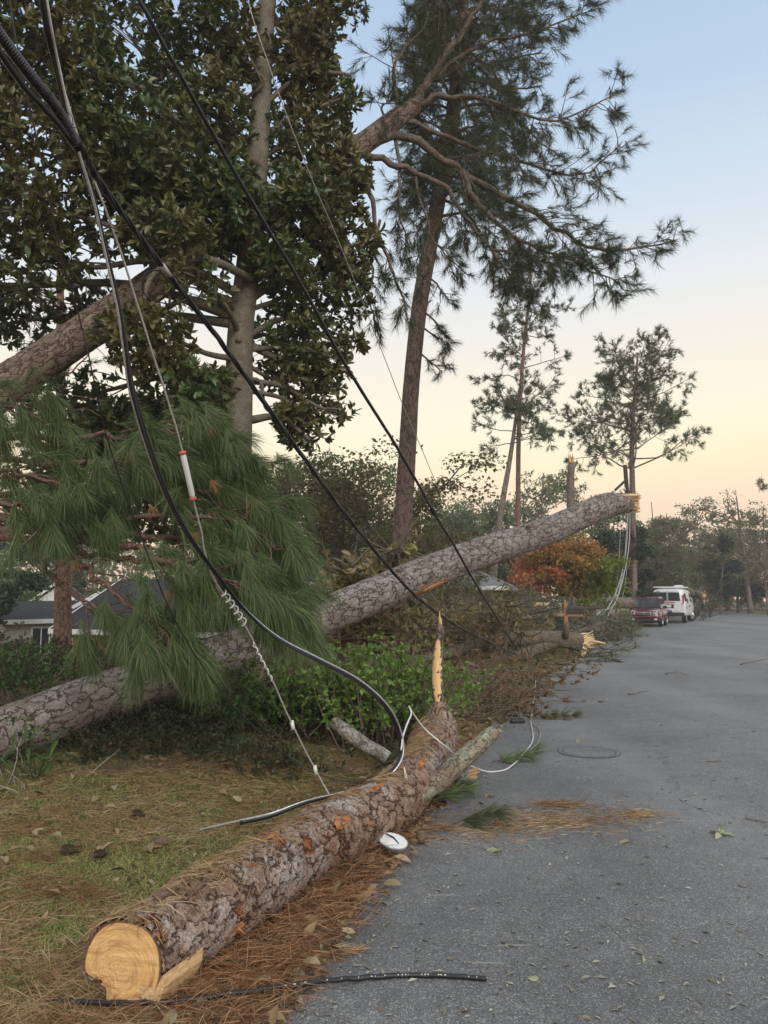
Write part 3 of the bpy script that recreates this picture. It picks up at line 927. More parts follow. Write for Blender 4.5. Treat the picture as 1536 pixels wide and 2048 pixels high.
for px, d, top, kind, label, wide in FARLIST:
    place(FAR[kind], kind not in used_kind, px, d, top, HT[kind] * 1.0, label, g_far, wide=wide)
    used_kind.add(kind)

# the wood beyond, read as one mass
mb = MB(); n = 15000
px = rng.uniform(-700, 2100, n); d = rng.uniform(98, 135, n)
topy = 1030 + 55 * vnoise(px / 60, px * 0, 3) - 25 * vnoise(px / 17, px * 0, 4)
py = topy + (1205 - topy) * rng.random(n) ** .85
P = np.array([W(a, b, c) for a, b, c in zip(px, py, d)])
leaves(mb, P, rng.normal(size=(n, 3)), rng.normal(size=(n, 3)) + [0, 0, 1], .55 + .7 * rng.random(n), .7, .2, .2, lod=0)
for i in range(90):
    p = W(rng.uniform(-600, 2000), 1195, rng.uniform(92, 120)); p[2] = terr(p[0], p[1])
    tube(mb, limb_pts(p, [rng.normal() * .05, 0, 1], rng.uniform(8, 13), .04, 4), np.linspace(.16, .05, 5), 5, m=1)
o = mb.build("far_woods", [M_leaf_olive, M_bark_far], shade=False); tag(o, "hazy line of woods beyond the end of the street", kind='stuff')

# ------------------------------------------------------------------ pines
def twig_set(wood, tips, pts, r0, r1, ntw, tl, start=.3, sub=2, sides=6, out=.85, up=.05, tw_r=.012, every=0):
    pts = np.asarray(pts, float)
    tube(wood, pts, np.linspace(r0, r1, len(pts)), sides, cap=False)
    seg = nrm(np.gradient(pts, axis=0))
    tips.append((pts[-1], seg[-1]))
    for k in range(ntw):
        t = start + (1 - start) * (k + rng.random()) / ntw
        f = t * (len(pts) - 1); i = min(int(f), len(pts) - 2)
        p = pts[i] + (pts[i + 1] - pts[i]) * (f - i)
        d = nrm(seg[i] * .6 + perp(seg[i][None])[0] * out + np.array([0, 0, up]))
        L = tl * (1.15 - .6 * t) * (.6 + .7 * rng.random())
        lp = limb_pts(p, d, L, .2, 4, up * .5)
        tube(wood, lp, np.linspace(tw_r, tw_r * .45, 5), 4, cap=False)
        sg = nrm(np.gradient(lp, axis=0))
        tips.append((lp[-1], sg[-1])); tips.append((lp[3], nrm(sg[3] + perp(sg[3][None])[0] * .5)))
        for q in range(sub):
            j = 1 + int(rng.random() * 3)
            d2 = nrm(sg[j] * .6 + perp(sg[j][None])[0] * .8)
            l2 = limb_pts(lp[j], d2, L * (.35 + .35 * rng.random()), .2, 3, up * .5)
            tube(wood, l2, np.linspace(tw_r * .55, tw_r * .3, 4), 3, cap=False)
            s2 = nrm(l2[-1] - l2[-2])
            tips.append((l2[-1], s2))
            if sub > 1: tips.append((l2[2], nrm(s2 + perp(s2[None])[0] * .6)))


def pine(name, label, trunk_px, r0, r1, limbs, mat_b, needle_mat, nl, nL, nw, group=None, ntw=8, tl=1.0, sub=1, droop=.05, extra_up=0.25, cat='pine tree', spread=.9, lod=0):
    pts = np.array([W(*p) for p in trunk_px])
    pts[0, 2] = terr(pts[0, 0], pts[0, 1]) - .1
    pts = spline(pts, 6)
    base = pts[0]
    t = empty(name, base, label, cat, group)
    wood = MB()
    tube(wood, pts, np.linspace(r0, r1, len(pts)), 12, rough=.03)
    tips = []
    for (f, az, el, L) in limbs:
        i = min(int(f * (len(pts) - 1)), len(pts) - 2)
        lp = limb_pts(pts[i], [cos(az) * cos(el), sin(az) * cos(el), sin(el)], L, .16, 6, extra_up * .3)
        twig_set(wood, tips, lp, max(.02, r0 * .3 * (1.2 - f)), .012, ntw, tl, .35, sub, 5, tw_r=.014)
    P = np.array([a for a, b in tips]); D = np.array([b for a, b in tips]) + [0, 0, .25]
    cr = MB(); tufts(cr, P, D, nl, nL, nw, spread, droop, lod, back=nL * .7)
    wood.build('trunk', mat_b, t); cr.build('crown', needle_mat, t, shade=False)
    return t


def rand_limbs(n, f0, f1, L0, L1, el=.15):
    return [(f0 + (f1 - f0) * (i + rng.random()) / n, i * 2.4 + rng.normal() * .4, el + rng.normal() * .2, L0 + (L1 - L0) * rng.random()) for i in range(n)]


def tops(n, f0, f1, Lfun, el):
    out = []
    for i in range(n):
        f = f0 + (f1 - f0) * (i + rng.random()) / n
        out.append((f, i * 2.4 + rng.normal() * .4, el + rng.normal() * .2, Lfun((f - f0) / (f1 - f0)) * (.75 + .5 * rng.random())))
    return out


pine("twin_pine", "slim twin pine leaning slightly right, its crown the highest of the distant pines", [(1035, 1200, 42), (1036, 1050, 42), (1038, 850, 42), (1048, 690, 42), (1060, 590, 42), (1064, 500, 42)], .17, .04,
     tops(34, .45, .99, lambda u: 2.7 - 1.2 * u if u < .55 else 2.2 * (1.05 - u) + .9, .1), M_bark_red, M_pine_far, 11, .28, .03, "distant pines", 8, .9, 2)
pine("twin_pine", "slim twin pine leaning left at its foot, crossing behind its taller neighbour", [(975, 1200, 40), (1000, 1040, 40.5), (1018, 930, 41), (1030, 850, 41), (1038, 780, 41)], .2, .06,
     tops(18, .62, .99, lambda u: 2.3, .1), M_bark_far, M_pine_far, 11, .28, .03, "distant pines", 8, .8, 2)
pine("round_crown_pine", "broad round crowned pine behind the broken end of the fallen trunk", [(1268, 1200, 46), (1266, 1130, 46), (1265, 1000, 46), (1264, 880, 46), (1269, 790, 46), (1276, 705, 46)], .27, .05,
     tops(46, .5, .98, lambda u: 4.4 * (1.0 - .45 * u), .14), M_bark_far, M_pine_far, 14, .3, .032, "distant pines", 9, 1.2, 2)
pine("edge_pine", "pine whose outermost boughs just enter at the right edge of the view", [(1640, 1260, 42), (1640, 1000, 42), (1642, 800, 42), (1645, 600, 42)], .2, .05,
     tops(24, .4, .98, lambda u: 2.9 - 1.6 * u, .1), M_bark_red, M_pine_far, 11, .28, .03, "distant pines", 7, .9, 2)
# snapped pine
pts = spline(np.array([W(1141, 1253, 43), W(1141, 1000, 43), W(1143, 925, 43)]), 5)
t = empty("snapped_pine", pts[0], "branchless snapped pine trunk with splintered orange top between the distant pines", "broken tree")
mb = MB(); tube(mb, pts, np.linspace(.22, .19, len(pts)), 10, rough=.04); mb.build('trunk', M_bark_far, t)
M_split = woodmat("split_wood", (0.50, 0.30, 0.13), (0.72, 0.50, 0.25), (50, 50, 4))


def shards(mb, c, d, n, L, w, spreadr, m=0, tilt=.12):
    for i in range(n):
        o_ = perp(np.asarray(d)[None])[0] * spreadr * rng.random() ** .5
        dd = nrm(np.asarray(d) + rng.normal(size=3) * tilt)
        l = L * (.4 + .7 * rng.random())
        p = np.asarray(c) + o_
        tube(mb, np.array([p - dd * L * .25, p + dd * l * .5, p + dd * l]), [w, w * .75, w * .12], 4, m)


mb = MB(); shards(mb, pts[-1], [0, 0, 1], 9, .5, .07, .12); mb.build('splintered_top', M_split, t, shade=False)

# the tall standing pine in the middle
TP = [(798, 1135, 17.5), (806, 1040, 17.5), (815, 900, 17.5), (822, 780, 17.5), (838, 620, 17.5), (862, 480, 17.4), (886, 350, 17.3), (905, 240, 17.2), (918, 120, 17), (927, 0, 17), (935, -160, 17), (940, -330, 17)]
pts = spline(np.array([W(*p) for p in TP]), 6)
pts = np.vstack([[pts[0][0] - .12, pts[0][1], terr(pts[0][0], pts[0][1]) - .1], pts])
M_bark_tall = barkmat("tall_pine_bark", (0.15, 0.105, 0.085), (0.25, 0.19, 0.16), (0.06, 0.04, 0.032), (17, 17, 4), bump=.9, dist=.03)
M_needle_mid = leafmat("pine_needles_mid", [(0.022, 0.038, 0.018), (0.04, 0.062, 0.026), (0.075, 0.088, 0.035), (0.05, 0.065, 0.03)], trans=.2)
M_limb = barkmat("pine_limb_bark", (0.115, 0.092, 0.072), (0.205, 0.17, 0.14), (0.06, 0.045, 0.036), (22, 22, 9), bump=.8, dist=.01)
t = empty("tall_pine", pts[0], "tall upright pine with long bare reddish trunk rising behind the fallen trunk", "pine tree")
wood = MB(); tube(wood, pts, np.interp(np.linspace(0, 1, len(pts)), [0, .3, .7, 1], [.225, .19, .17, .07]), 18, rough=.02)
trunk_o = wood.build('trunk', M_bark_tall, t)
tips = []; wood = MB()
for i in range(80):
    f = .5 + .49 * (i + rng.random()) / 80
    j = min(int(f * (len(pts) - 1)), len(pts) - 2)
    az = i * 2.4 + rng.normal() * .3
    L = (2.9 if cos(az) > -.2 else 1.5) * (.6 + .5 * rng.random()) * (1.15 - .3 * f)
    if f < .62: L *= .55
    lp = limb_pts(pts[j], [cos(az), sin(az), .1], L, .16, 6, -.03)
    twig_set(wood, tips, lp, .045, .014, 10, .95, .25, 2, 5, tw_r=.011, up=-.05)
for (a, b, L) in ((560, -1.9, 1.5), (620, .2, 1.0), (640, .5, .9), (690, .1, .8), (470, 2.8, .8), (540, .3, .9)):
    j = int(np.argmin(np.abs(np.array([ (p[2] - W(860, a, 17.4)[2]) for p in pts]))))
    twig_set(wood, tips, limb_pts(pts[j], [cos(b), sin(b), -.3], L, .2, 5, -.12), .03, .01, 6, .6, .3, 1, 5, up=-.15)
wood.build('branches', M_limb, t)
P = np.array([a for a, b in tips]); D = np.array([b for a, b in tips])
cr = MB(); tufts(cr, P, D, 30, .22, .009, .85, .08, 0, back=.18); cr.build('crown', M_needle_mid, t, shade=False)

# reddish pine trunk standing left among the houses; its crown is lost behind the magnolia
pine("red_trunk_pine", "reddish straight pine trunk standing before the cream clapboard house", [(128, 1290, 19), (126, 1200, 19), (124, 1050, 19), (122, 800, 19), (120, 500, 19)], .24, .08,
     rand_limbs(10, .72, .98, 1.5, 2.2), M_bark_red, M_needle_mid, 18, .24, .016, None, 5, .8, 1)
p = W(142, 1195, 26); pz = terr(p[0], p[1])
t = empty("thin_grey_tree", (p[0], p[1], pz), "thin pale grey bare stem right behind the reddish pine trunk", "tree")
mb = MB(); sp_ = limb_pts((p[0], p[1], pz - .1), [0, 0, 1], 5.5, .03, 6)
tube(mb, sp_, np.linspace(.07, .03, 7), 6)
for i in range(5): tube(mb, limb_pts(sp_[3 + i % 3], [rng.normal(), rng.normal(), .8], 1.0, .2, 3), np.linspace(.02, .006, 4), 4)
mb.build('trunk', M_bark_far, t)

# autumn tree: red at lower left, orange above, green right
t = empty("autumn_tree", (*W(1130, 1195, 36)[:2], 0), "many stemmed autumn tree, red orange at left and green at right", "tree")
wood, cr = MB(), MB()
base = np.array([*W(1130, 1195, 36)[:2], 0.0])
crowns = [((1078, 1150), 45, 36, 0), ((1055, 1180), 26, 20, 0), ((1075, 1110), 45, 26, 1), ((1110, 1100), 45, 24, 1), ((1135, 1130), 50, 34, 2), ((1165, 1108), 42, 24, 1), ((1190, 1130), 42, 34, 3), ((1180, 1175), 45, 26, 3), ((1210, 1160), 26, 24, 3), ((1120, 1165), 40, 22, 2)]
AUT = [[(0.40, 0.125, 0.055), (0.44, 0.18, 0.07)], [(0.40, 0.20, 0.07), (0.34, 0.18, 0.06)], [(0.32, 0.21, 0.045), (0.24, 0.18, 0.04)], [(0.14, 0.18, 0.032), (0.21, 0.235, 0.045)]]
M_aut = [leafmat("autumn_" + n_, c_, trans=.35) for n_, c_ in zip(("red", "orange", "gold", "green"), AUT)]
for (c, rx, ry_, mi) in crowns:
    p = W(c[0], c[1], 36); k = 36 / FPX
    n = int(rx * ry_ * 1.35)
    cl = p + rng.normal(size=(16, 3)) * [rx * k * .55, .7, ry_ * k * .55]
    P = cl[rng.integers(0, 16, n)] + rng.normal(size=(n, 3)) * [rx * k * .22, .3, ry_ * k * .18]
    leaves(cr, P, rng.normal(size=(n, 3)) + [0, 0, -.2], rng.normal(size=(n, 3)) * .6 + [0, 0, 1], .1 + .1 * rng.random(n), .7, .2, .2, lod=0, m=mi)
    st = spline(np.array([base + [(c[0] - 1130) * k * .12, rng.normal() * .15, -.1], base + (p - base) * [.35, .3, .4], p]), 4)
    tube(wood, st, np.linspace(.055, .015, len(st)), 5)
    for q in range(5): tube(wood, np.array([st[-3], cl[q]]), [.018, .006], 3)
wood.build('trunk', M_bark_far, t); cr.build('crown', M_aut, t, shade=False)


# =================================================================== FALLEN AND LEANING TRUNKS
M_bark_fallen = barkmat("fallen_pine_bark", (0.15, 0.11, 0.095), (0.33, 0.28, 0.26), (0.055, 0.036, 0.03), (10.5, 10.5, 4.6), cw=.085, bump=1.0, dist=.05, lichen=(0.36, 0.345, 0.33), lich_amt=.55, disp=.022)
M_bark_lean = barkmat("leaning_pine_bark", (0.13, 0.095, 0.075), (0.26, 0.205, 0.165), (0.05, 0.032, 0.026), (13, 13, 4.6), cw=.10, bump=1.0, dist=.04, disp=.018)
M_bark_log = barkmat("log_bark", (0.16, 0.085, 0.055), (0.36, 0.25, 0.185), (0.055, 0.03, 0.02), (11, 11, 6.5), cw=.09, bump=1.0, dist=.03, lichen=(0.50, 0.50, 0.495), lich_amt=.62, disp=.026, wound=(0.40, 0.16, 0.065), warp=.07)
M_sawn = woodmat("sawn_end", (0.60, 0.34, 0.13), (0.78, 0.51, 0.23), (14, 14, 14), rings=True)
M_raw = woodmat("raw_wood", (0.38, 0.22, 0.10), (0.66, 0.46, 0.26), (60, 60, 8))
M_wound = woodmat("torn_wood", (0.10, 0.035, 0.018), (0.50, 0.22, 0.085), (38, 38, 16))


def patch(mb, pts, rad, s0, s1, vdir, half, prou=1.02, n=26, k=9, m=0):
    """a bare strip lying on a trunk, centred on the side that faces vdir, tapering to both ends"""
    t, N, B = frames(pts)
    S = np.concatenate([[0], np.cumsum(np.linalg.norm(np.diff(pts, axis=0), axis=1))])
    s = np.linspace(s0, s1, n)
    C = np.stack([np.interp(s, S, pts[:, i]) for i in range(3)], 1)
    Ni = np.stack([np.interp(s, S, N[:, i]) for i in range(3)], 1); Bi = np.stack([np.interp(s, S, B[:, i]) for i in range(3)], 1)
    R = np.interp(s, S, rad) * prou
    th0 = np.arctan2(Bi @ vdir, Ni @ vdir)
    w = half * np.sin(np.linspace(0.04, pi - .04, n)) ** .5 * (1 + .35 * (rng.random(n) - .5))
    u = np.linspace(-1, 1, k)
    th = th0[:, None] + w[:, None] * u[None]
    rr = R[:, None] * (1 - .05 * (1 - u[None] ** 2) * 0 - .03 * (np.abs(u[None]) > .95))
    V = C[:, None] + rr[..., None] * (np.cos(th)[..., None] * Ni[:, None] + np.sin(th)[..., None] * Bi[:, None])
    co = np.stack([rr * np.cos(th), rr * np.sin(th), np.repeat(s[:, None], k, 1)], -1)
    i = (np.arange(n - 1)[:, None] * k + np.arange(k - 1)[None]).ravel()
    mb.add(V.reshape(-1, 3), np.stack([i, i + 1, i + k + 1, i + k], 1), co=co.reshape(-1, 3), m=m)


# ---- big trunk lying from lower left up to its broken end at right
path = [(-160, 1534, 6.5), (-60, 1496, 7.0), (0, 1472, 7.3), (170, 1406, 8.1), (330, 1352, 9.0), (480, 1297, 9.9), (640, 1236, 10.8), (780, 1177, 11.6), (900, 1128, 12.6), (1010, 1090, 13.6), (1100, 1060, 14.5), (1180, 1024, 15.3), (1215, 1011, 15.7), (1254, 1006, 16.0)]
pts = spline(np.array([W(*p) for p in path]), 24)
rad = np.interp(np.linspace(0, 1, len(pts)), [0, .15, .3, .5, .93, 1], [.25, .25, .25, .265, .25, .205])
t = empty("fallen_pine_tree", pts[0], "thick fallen pine trunk rising from lower left to a splintered end over the street", "fallen tree")
mb = MB(); tube(mb, pts, rad, 96, rfun=lambda s, th: 1 + .03 * (vnoise(s * 1.3, th * 0 + np.cos(th) * 1.5, 3) - .5) * 2 + .02 * (vnoise(s * 3, np.sin(th) * 3, 8) - .5))
tr = mb.build('bark_trunk', M_bark_fallen, t)
mb = MB()
d = nrm(pts[-1] - pts[-6])
for i in range(44):
    o_ = np.array([0, -.02, -.17 + .33 * i / 43]) + rng.normal(size=3) * [0, .07, .01]
    l = .20 + .10 * rng.random()
    p = pts[-1] + o_
    e = np.array([1, .25, .0]) + rng.normal(size=3) * .03
    tube(mb, np.array([p - e * .18, p + e * l * .85, p + e * l]), [.024, .02, .006], 4)
mb.build('splintered_end', M_split, t, shade=False)
mb = MB(); S = np.linalg.norm(np.diff(pts, axis=0), axis=1).sum()
pi_ = int(np.argmin(np.linalg.norm(pts - W(866, 1150, 12.3), axis=1))); s_at = np.linalg.norm(np.diff(pts[:pi_ + 1], axis=0), axis=1).sum()
patch(mb, pts, rad, s_at - .55, s_at - .02, nrm(np.array([.1, -.75, -.75])), .24, 1.03)
mb.build('bare_wood_patch', M_raw, t)
mb = MB(); patch(mb, pts, rad, s_at - .75, s_at + .12, nrm(np.array([.1, -.78, -.70])), .36, 1.018)
mb.build('torn_bark_patch', M_wound, t)
# ragged bark flaps and a few knots along the trunk
mb = MB()
for f in (.32, .55, .63, .72, .83, .95):
    i = int(f * (len(pts) - 1)); n_ = nrm(np.array([rng.normal() * .2, -.5, rng.normal() * .6]))
    mb = MB(); tube(mb, np.array([pts[i] + n_ * rad[i] * .95, pts[i] + n_ * rad[i] * 1.05 + [.03, 0, 0], pts[i] + n_ * rad[i] * 1.12 + [.11, 0, .02]]), [.05, .035, .008], 5, rough=.2)
    mb.build('bark_flap', M_bark_lean, t)

# ---- second pine, leaning through the magnolia
lean = [(-330, 1010, 8.9), (-150, 888, 9.2), (-40, 805, 9.5), (20, 765, 9.7), (130, 692, 9.9), (260, 604, 10.2), (420, 488, 10.7), (600, 372, 11.3), (720, 292, 11.8), (790, 240, 12.1), (830, 212, 12.3)]
pts2 = np.array([W(*p) for p in lean])
root = np.array([-8.6, 7.6, 0.0]); root[2] = terr(root[0], root[1]) - .3
pts2 = spline(np.vstack([[root], pts2]), 20)
rad2 = np.interp(np.linspace(0, 1, len(pts2)), [0, .35, .5, .75, .93, 1], [.32, .25, .235, .19, .16, .13])
t2 = empty("leaning_pine", root, "storm leaned pine propped in the magnolia, its drooping crown hanging over the street", "fallen tree")
mb = MB(); tube(mb, pts2, rad2, 80, rfun=lambda s, th: 1 + .04 * (vnoise(s * 1.3, np.cos(th) * 1.5, 13) - .5) * 2)
mb.build('trunk', M_bark_lean, t2)
wood, tips = MB(), []
LIMBS = [
    # px points with distance, r0, r1, twigs, twig length, start
    ([(742, 282, 11.9), (800, 268, 12.0), (870, 306, 12.1), (950, 360, 12.3), (1050, 415, 12.5), (1130, 468, 12.6), (1220, 500, 12.7), (1350, 482, 12.8)], .085, .012, 20, 1.0, .3, 2),
    ([(720, 302, 11.8), (780, 325, 11.9), (840, 350, 12.0), (890, 372, 12.0), (925, 430, 12.0), (985, 500, 12.1), (1010, 540, 12.1), (1060, 600, 12.2)], .06, .01, 14, .7, .5, 2),
    ([(930, 350, 12.2), (960, 410, 12.2), (1010, 460, 12.3), (1080, 500, 12.4), (1160, 530, 12.5), (1240, 570, 12.6)], .05, .01, 18, .8, .2, 2),
    ([(826, 216, 12.3), (850, 170, 12.3), (885, 120, 12.3), (925, 65, 12.4), (968, 0, 12.5), (1010, -90, 12.6)], .09, .02, 16, 1.5, .2, 2),
    ([(830, 205, 12.3), (880, 140, 12.4), (960, 90, 12.6), (1080, 60, 12.9), (1190, 20, 13.2)], .05, .01, 14, .9, .3, 2),
    ([(838, 210, 12.3), (900, 190, 12.4), (1000, 210, 12.7), (1110, 240, 13.0), (1250, 180, 13.3)], .05, .01, 16, .9, .3, 2),
    ([(800, 232, 12.1), (860, 262, 12.3), (940, 290, 12.6), (1060, 330, 12.9), (1160, 350, 13.2), (1240, 290, 13.4)], .05, .01, 16, .9, .3, 2),
    ([(715, 322, 11.8), (742, 385, 11.7), (752, 450, 11.7), (775, 520, 11.7), (800, 580, 11.8), (815, 640, 11.9)], .05, .012, 6, .5, .5, 1),
    ([(790, 250, 12.1), (800, 330, 12.0), (802, 420, 12.0), (812, 510, 12.0)], .035, .01, 8, .5, .4, 1),
    ([(800, 215, 12.1), (790, 160, 12.0), (800, 110, 12.0), (850, 50, 12.0), (870, -40, 12.0)], .04, .01, 10, .8, .3, 2),
    ([(770, 262, 12.0), (765, 220, 11.8), (785, 180, 11.7)], .03, .01, 5, .5, .3, 1),
    ([(985, 500, 12.1), (1080, 520, 12.2), (1150, 545, 12.3)], .025, .008, 8, .6, .2, 1),
    ([(760, 440, 11.7), (745, 520, 11.6), (740, 600, 11.6), (760, 660, 11.6)], .025, .008, 6, .5, .2, 1),
    ([(830, 345, 12.0), (850, 430, 12.1), (880, 500, 12.1), (930, 545, 12.1)], .025, .008, 7, .5, .4, 1),
]
for px_, r0, r1, ntw, tl, st, sub in LIMBS:
    lp = spline(np.array([W(*p) for p in px_]), 4)
    lp[1:-1] += rng.normal(size=lp[1:-1].shape) * .018
    twig_set(wood, tips, lp, r0, r1, int(ntw * 2.1), tl, st, sub, 7, tw_r=.010, up=-.1)
wood.build('branches', M_limb, t2)
P = np.array([a for a, b in tips]); D = nrm(np.array([b for a, b in tips]) + [0, 0, -.15])
cr = MB(); tufts(cr, P, D, 34, .2, .0068, .75, .12, 0, back=.16); cr.build('crown', M_needle_mid, t2, shade=False)

# ---- foreground log, sawn at the near end, splintered at the far end
axis = [(243, 1934, .18), (388, 1838, .185), (500, 1769, .185), (632, 1684, .19), (795, 1597, .195), (850, 1520, .215), (878, 1462, .26)]
lp = np.array([G(a, b, c) for a, b, c in axis])
lp = spline(lp, 60)
Ls = np.concatenate([[0], np.cumsum(np.linalg.norm(np.diff(lp, axis=0), axis=1))])
lp = np.stack([np.interp(np.linspace(0, Ls[-1], 420), Ls, lp[:, i]) for i in range(3)], 1)
LL = Ls[-1]
nth = 150
rl = np.interp(np.linspace(0, 1, 420), [0, .12, .55, .8, .92, 1], [.170, .176, .180, .182, .22, .16])
tL, NL, BL = frames(lp)
th = np.arange(nth) * 2 * pi / nth
sL = np.linspace(0, LL, 420)
RR = rl[:, None] * np.ones((1, nth))
RR *= 1 + .035 * (vnoise(sL[:, None] * 2.2, np.cos(th)[None] * 2, 31) - .5) * 2 + .03 * (vnoise(sL[:, None] * 5, np.sin(th)[None] * 3, 32) - .5)
# swollen knots where limbs tore off
upv = NL @ np.array([0, 0, 1.0]), BL @ np.array([0, 0, 1.0])
def knot(s_, thdir, h, ws, wt):
    i = int(s_ / LL * 419)
    v = np.asarray(thdir, float)
    t0 = math.atan2(BL[i] @ v, NL[i] @ v)
    dth = (th - t0 + pi) % (2 * pi) - pi
    return h * np.exp(-((sL[:, None] - s_) / ws) ** 2 - (dth[None] / wt) ** 2)
RR += knot(1.62, (.75, -.5, .55), .055, .13, .5) + knot(1.72, (.8, -.6, -.1), .03, .1, .5) + knot(2.9, (-.6, .2, .7), .03, .15, .5)
VL = lp[:, None] + RR[..., None] * (np.cos(th)[None, :, None] * NL[:, None] + np.sin(th)[None, :, None] * BL[:, None])
coL = np.stack([RR * np.cos(th), RR * np.sin(th), np.repeat(sL[:, None], nth, 1)], -1)
# oblique saw cut: shear the first half metre on to a plane turned to the viewer
nf = nrm(np.array([-.22, -1, .10])); c0 = lp[0]
sh = ((c0 - VL[0]) @ nf) / (tL[0] @ nf)
fall = np.clip(1 - sL / .5, 0, 1) ** 1.5
VL = VL + (sh[None, :, None] * fall[:, None, None]) * tL[0]
# the lower left of the cut broke away: pull that sector in, jaggedly
rightv = nrm(np.cross(np.array([0, 1.0, 0]), [0, 0, 1.0]))
ang_face = np.arctan2((VL[0] - c0) @ np.array([0, 0, 1.0]), (VL[0] - c0) @ np.array([1.0, 0, 0]))
sect = np.exp(-((np.degrees((ang_face - radians(222) + pi) % (2 * pi) - pi)) / 24) ** 4)
jag = .34 * sect * (1 + .35 * (vnoise(np.degrees(ang_face) / 7, ang_face * 0, 41) - .5))
for i in range(0, 60):
    f = max(0, 1 - sL[i] / .40)
    VL[i] -= (VL[i] - lp[i]) * (jag * f ** .5)[:, None]
log = empty("log", lp[0], "thick sawn pine log with lichen grey bark lying along the road edge", "log")
mb = MB()
i = np.arange(419)[:, None] * nth; j = np.arange(nth)[None]; j2 = (j + 1) % nth
mb.add(VL.reshape(-1, 3), np.stack([i + j, i + j2, i + nth + j2, i + nth + j], -1).reshape(-1, 4), co=coL.reshape(-1, 3))
mb.build('bark', M_bark_log, log)
# sawn face, a little inside the bark rim
mb = MB(); fr = 22
rim = VL[0] + tL[0] * .004
V, C = [], []
for k in range(fr):
    f = 1 - k / (fr - 1) * .999
    q = c0 + (rim - c0) * f
    rel = q - c0
    dep = .004 * (vnoise(rel[:, 0] * 9, rel[:, 2] * 60, 51) - .5)
    V.append(q + nf * dep[:, None]); C.append(np.stack([rel[:, 0], rel[:, 2], 0 * rel[:, 0] + f], 1))
V = np.concatenate(V); C = np.concatenate(C)
i = np.arange(fr - 1)[:, None] * nth
mb.add(V, np.stack([i + j, i + nth + j, i + nth + j2, i + j2], -1).reshape(-1, 4), co=C)
mb.build('sawn_face', M_sawn, log)
# split wood hanging from the lower right rim, with the bare strip beside it
def wedge(mb, pts2d, depth, m=0):
    """a slab of wood: outline in the plane of the cut (x right, z up), pushed back along the log"""
    p = np.array(pts2d, float); n = len(p)
    f = c0 + np.stack([p[:, 0], 0 * p[:, 0], p[:, 1]], 1)
    f[:, 1] -= ((f - c0) @ nf) / nf[1]
    b = f + tL[0] * depth + rng.normal(size=f.shape) * .004
    cen = f.mean(0), b.mean(0)
    V = np.vstack([f, b, [cen[0]], [cen[1]]])
    a = np.arange(n); a2 = (a + 1) % n
    mb.add(V, np.stack([a, a2, n + a2, n + a], 1), np.vstack([np.stack([np.full(n, 2 * n), a2, a], 1), np.stack([np.full(n, 2 * n + 1), n + a, n + a2], 1)]), co=np.stack([V[:, 0] - c0[0], V[:, 2] - c0[2], V[:, 1] * .6], 1), m=m)
k = 3.0 / FPX
def fx(px, py): return ((px - 243) * k, (1934 - py) * k / .93)
mb = MB()
wedge(mb, [fx(283, 1963), fx(318, 1963), fx(331, 1940), fx(334, 1960), fx(322, 1992), fx(300, 2006), fx(290, 1985)], .25)
wedge(mb, [fx(243, 1996), fx(262, 1985), fx(282, 1984), fx(296, 2004), fx(270, 2009), fx(250, 2003)], .12)
wedge(mb, [fx(274, 2012), fx(296, 2003), fx(304, 2009), fx(282, 2031), fx(278, 2028)], .10)
mb.build('split_slab', M_raw, log, shade=False)
mb = MB(); patch(mb, lp[:200], rl[:200], .03, .33, nrm(np.array([.66, -.3, -.66])), .30, 1.05)
mb.build('bare_strip', M_raw, log)
for (a_, b_, v_, h_, pr_) in ((.42, .60, (.70, -.4, -.2), .16, 1.06), (1.52, 1.70, (.6, -.6, .6), .17, 1.30), (1.0, 1.2, (-.1, -.3, .95), .11, 1.05), (2.15, 2.4, (.1, -.3, .95), .11, 1.06), (2.95, 3.25, (.3, -.6, .8), .12, 1.06)):
    mb = MB(); patch(mb, lp, rl, a_, b_, nrm(np.array(v_)), h_, pr_, n=18, k=7)
    mb.build('torn_bark', M_wound, log)
    i_ = int((a_ + b_) / 2 / LL * 419); n_ = nrm(np.array(v_))
    for _ in range(4):
        mb = MB()
        p_ = lp[i_] + n_ * rl[i_] * (pr_ - .03) + rng.normal(size=3) * .025; d_ = nrm(tL[0] * (1 if rng.random() < .5 else -1) + n_ * (.25 + .3 * rng.random()) + rng.normal(size=3) * .2)
        tube(mb, np.array([p_, p_ + d_ * .03, p_ + d_ * (.05 + .03 * rng.random())]), [.008, .006, .0015], 4)
        mb.build('bark_splinter', M_wound, log, shade=False)

# far end: trunk tapers up into a standing splinter
s0 = lp[-1]
up_pts = [s0 - tL[-1] * .05 + np.array([0, 0, -.02]), W(880, 1432, 7.62), W(881, 1405, 7.66)]
up = spline(np.array(up_pts), 8)
mb = MB(); tube(mb, up, np.interp(np.linspace(0, 1, len(up)), [0, .5, 1], [.21, .11, .055]), 40, rfun=lambda s, th: 1 + .12 * (vnoise(s * 8, np.cos(th) * 3, 61) - .5) * 2)
mb.build('torn_neck', M_bark_log, log)
spl = spline(np.array([W(879, 1408, 7.64), W(875, 1360, 7.66), W(876, 1310, 7.68), W(879, 1275, 7.7), W(880, 1246, 7.7)]), 10)
mb = MB(); tube(mb, spl, np.interp(np.linspace(0, 1, len(spl)), [0, .35, .65, .9, 1], [.052, .050, .038, .03, .01]), 18, rough=.1)
sp_ = mb.build('splinter', M_bark_lean, log)
mb = MB(); patch(mb, spl, np.interp(np.linspace(0, 1, len(spl)), [0, .35, .65, .9, 1], [.052, .050, .038, .03, .01]), .02, .62, nrm(np.array([-.35, -.9, 0])), 1.15, 1.10, n=30)
shards(mb, spl[-4], [.05, 0, 1], 3, .16, .014, .012)
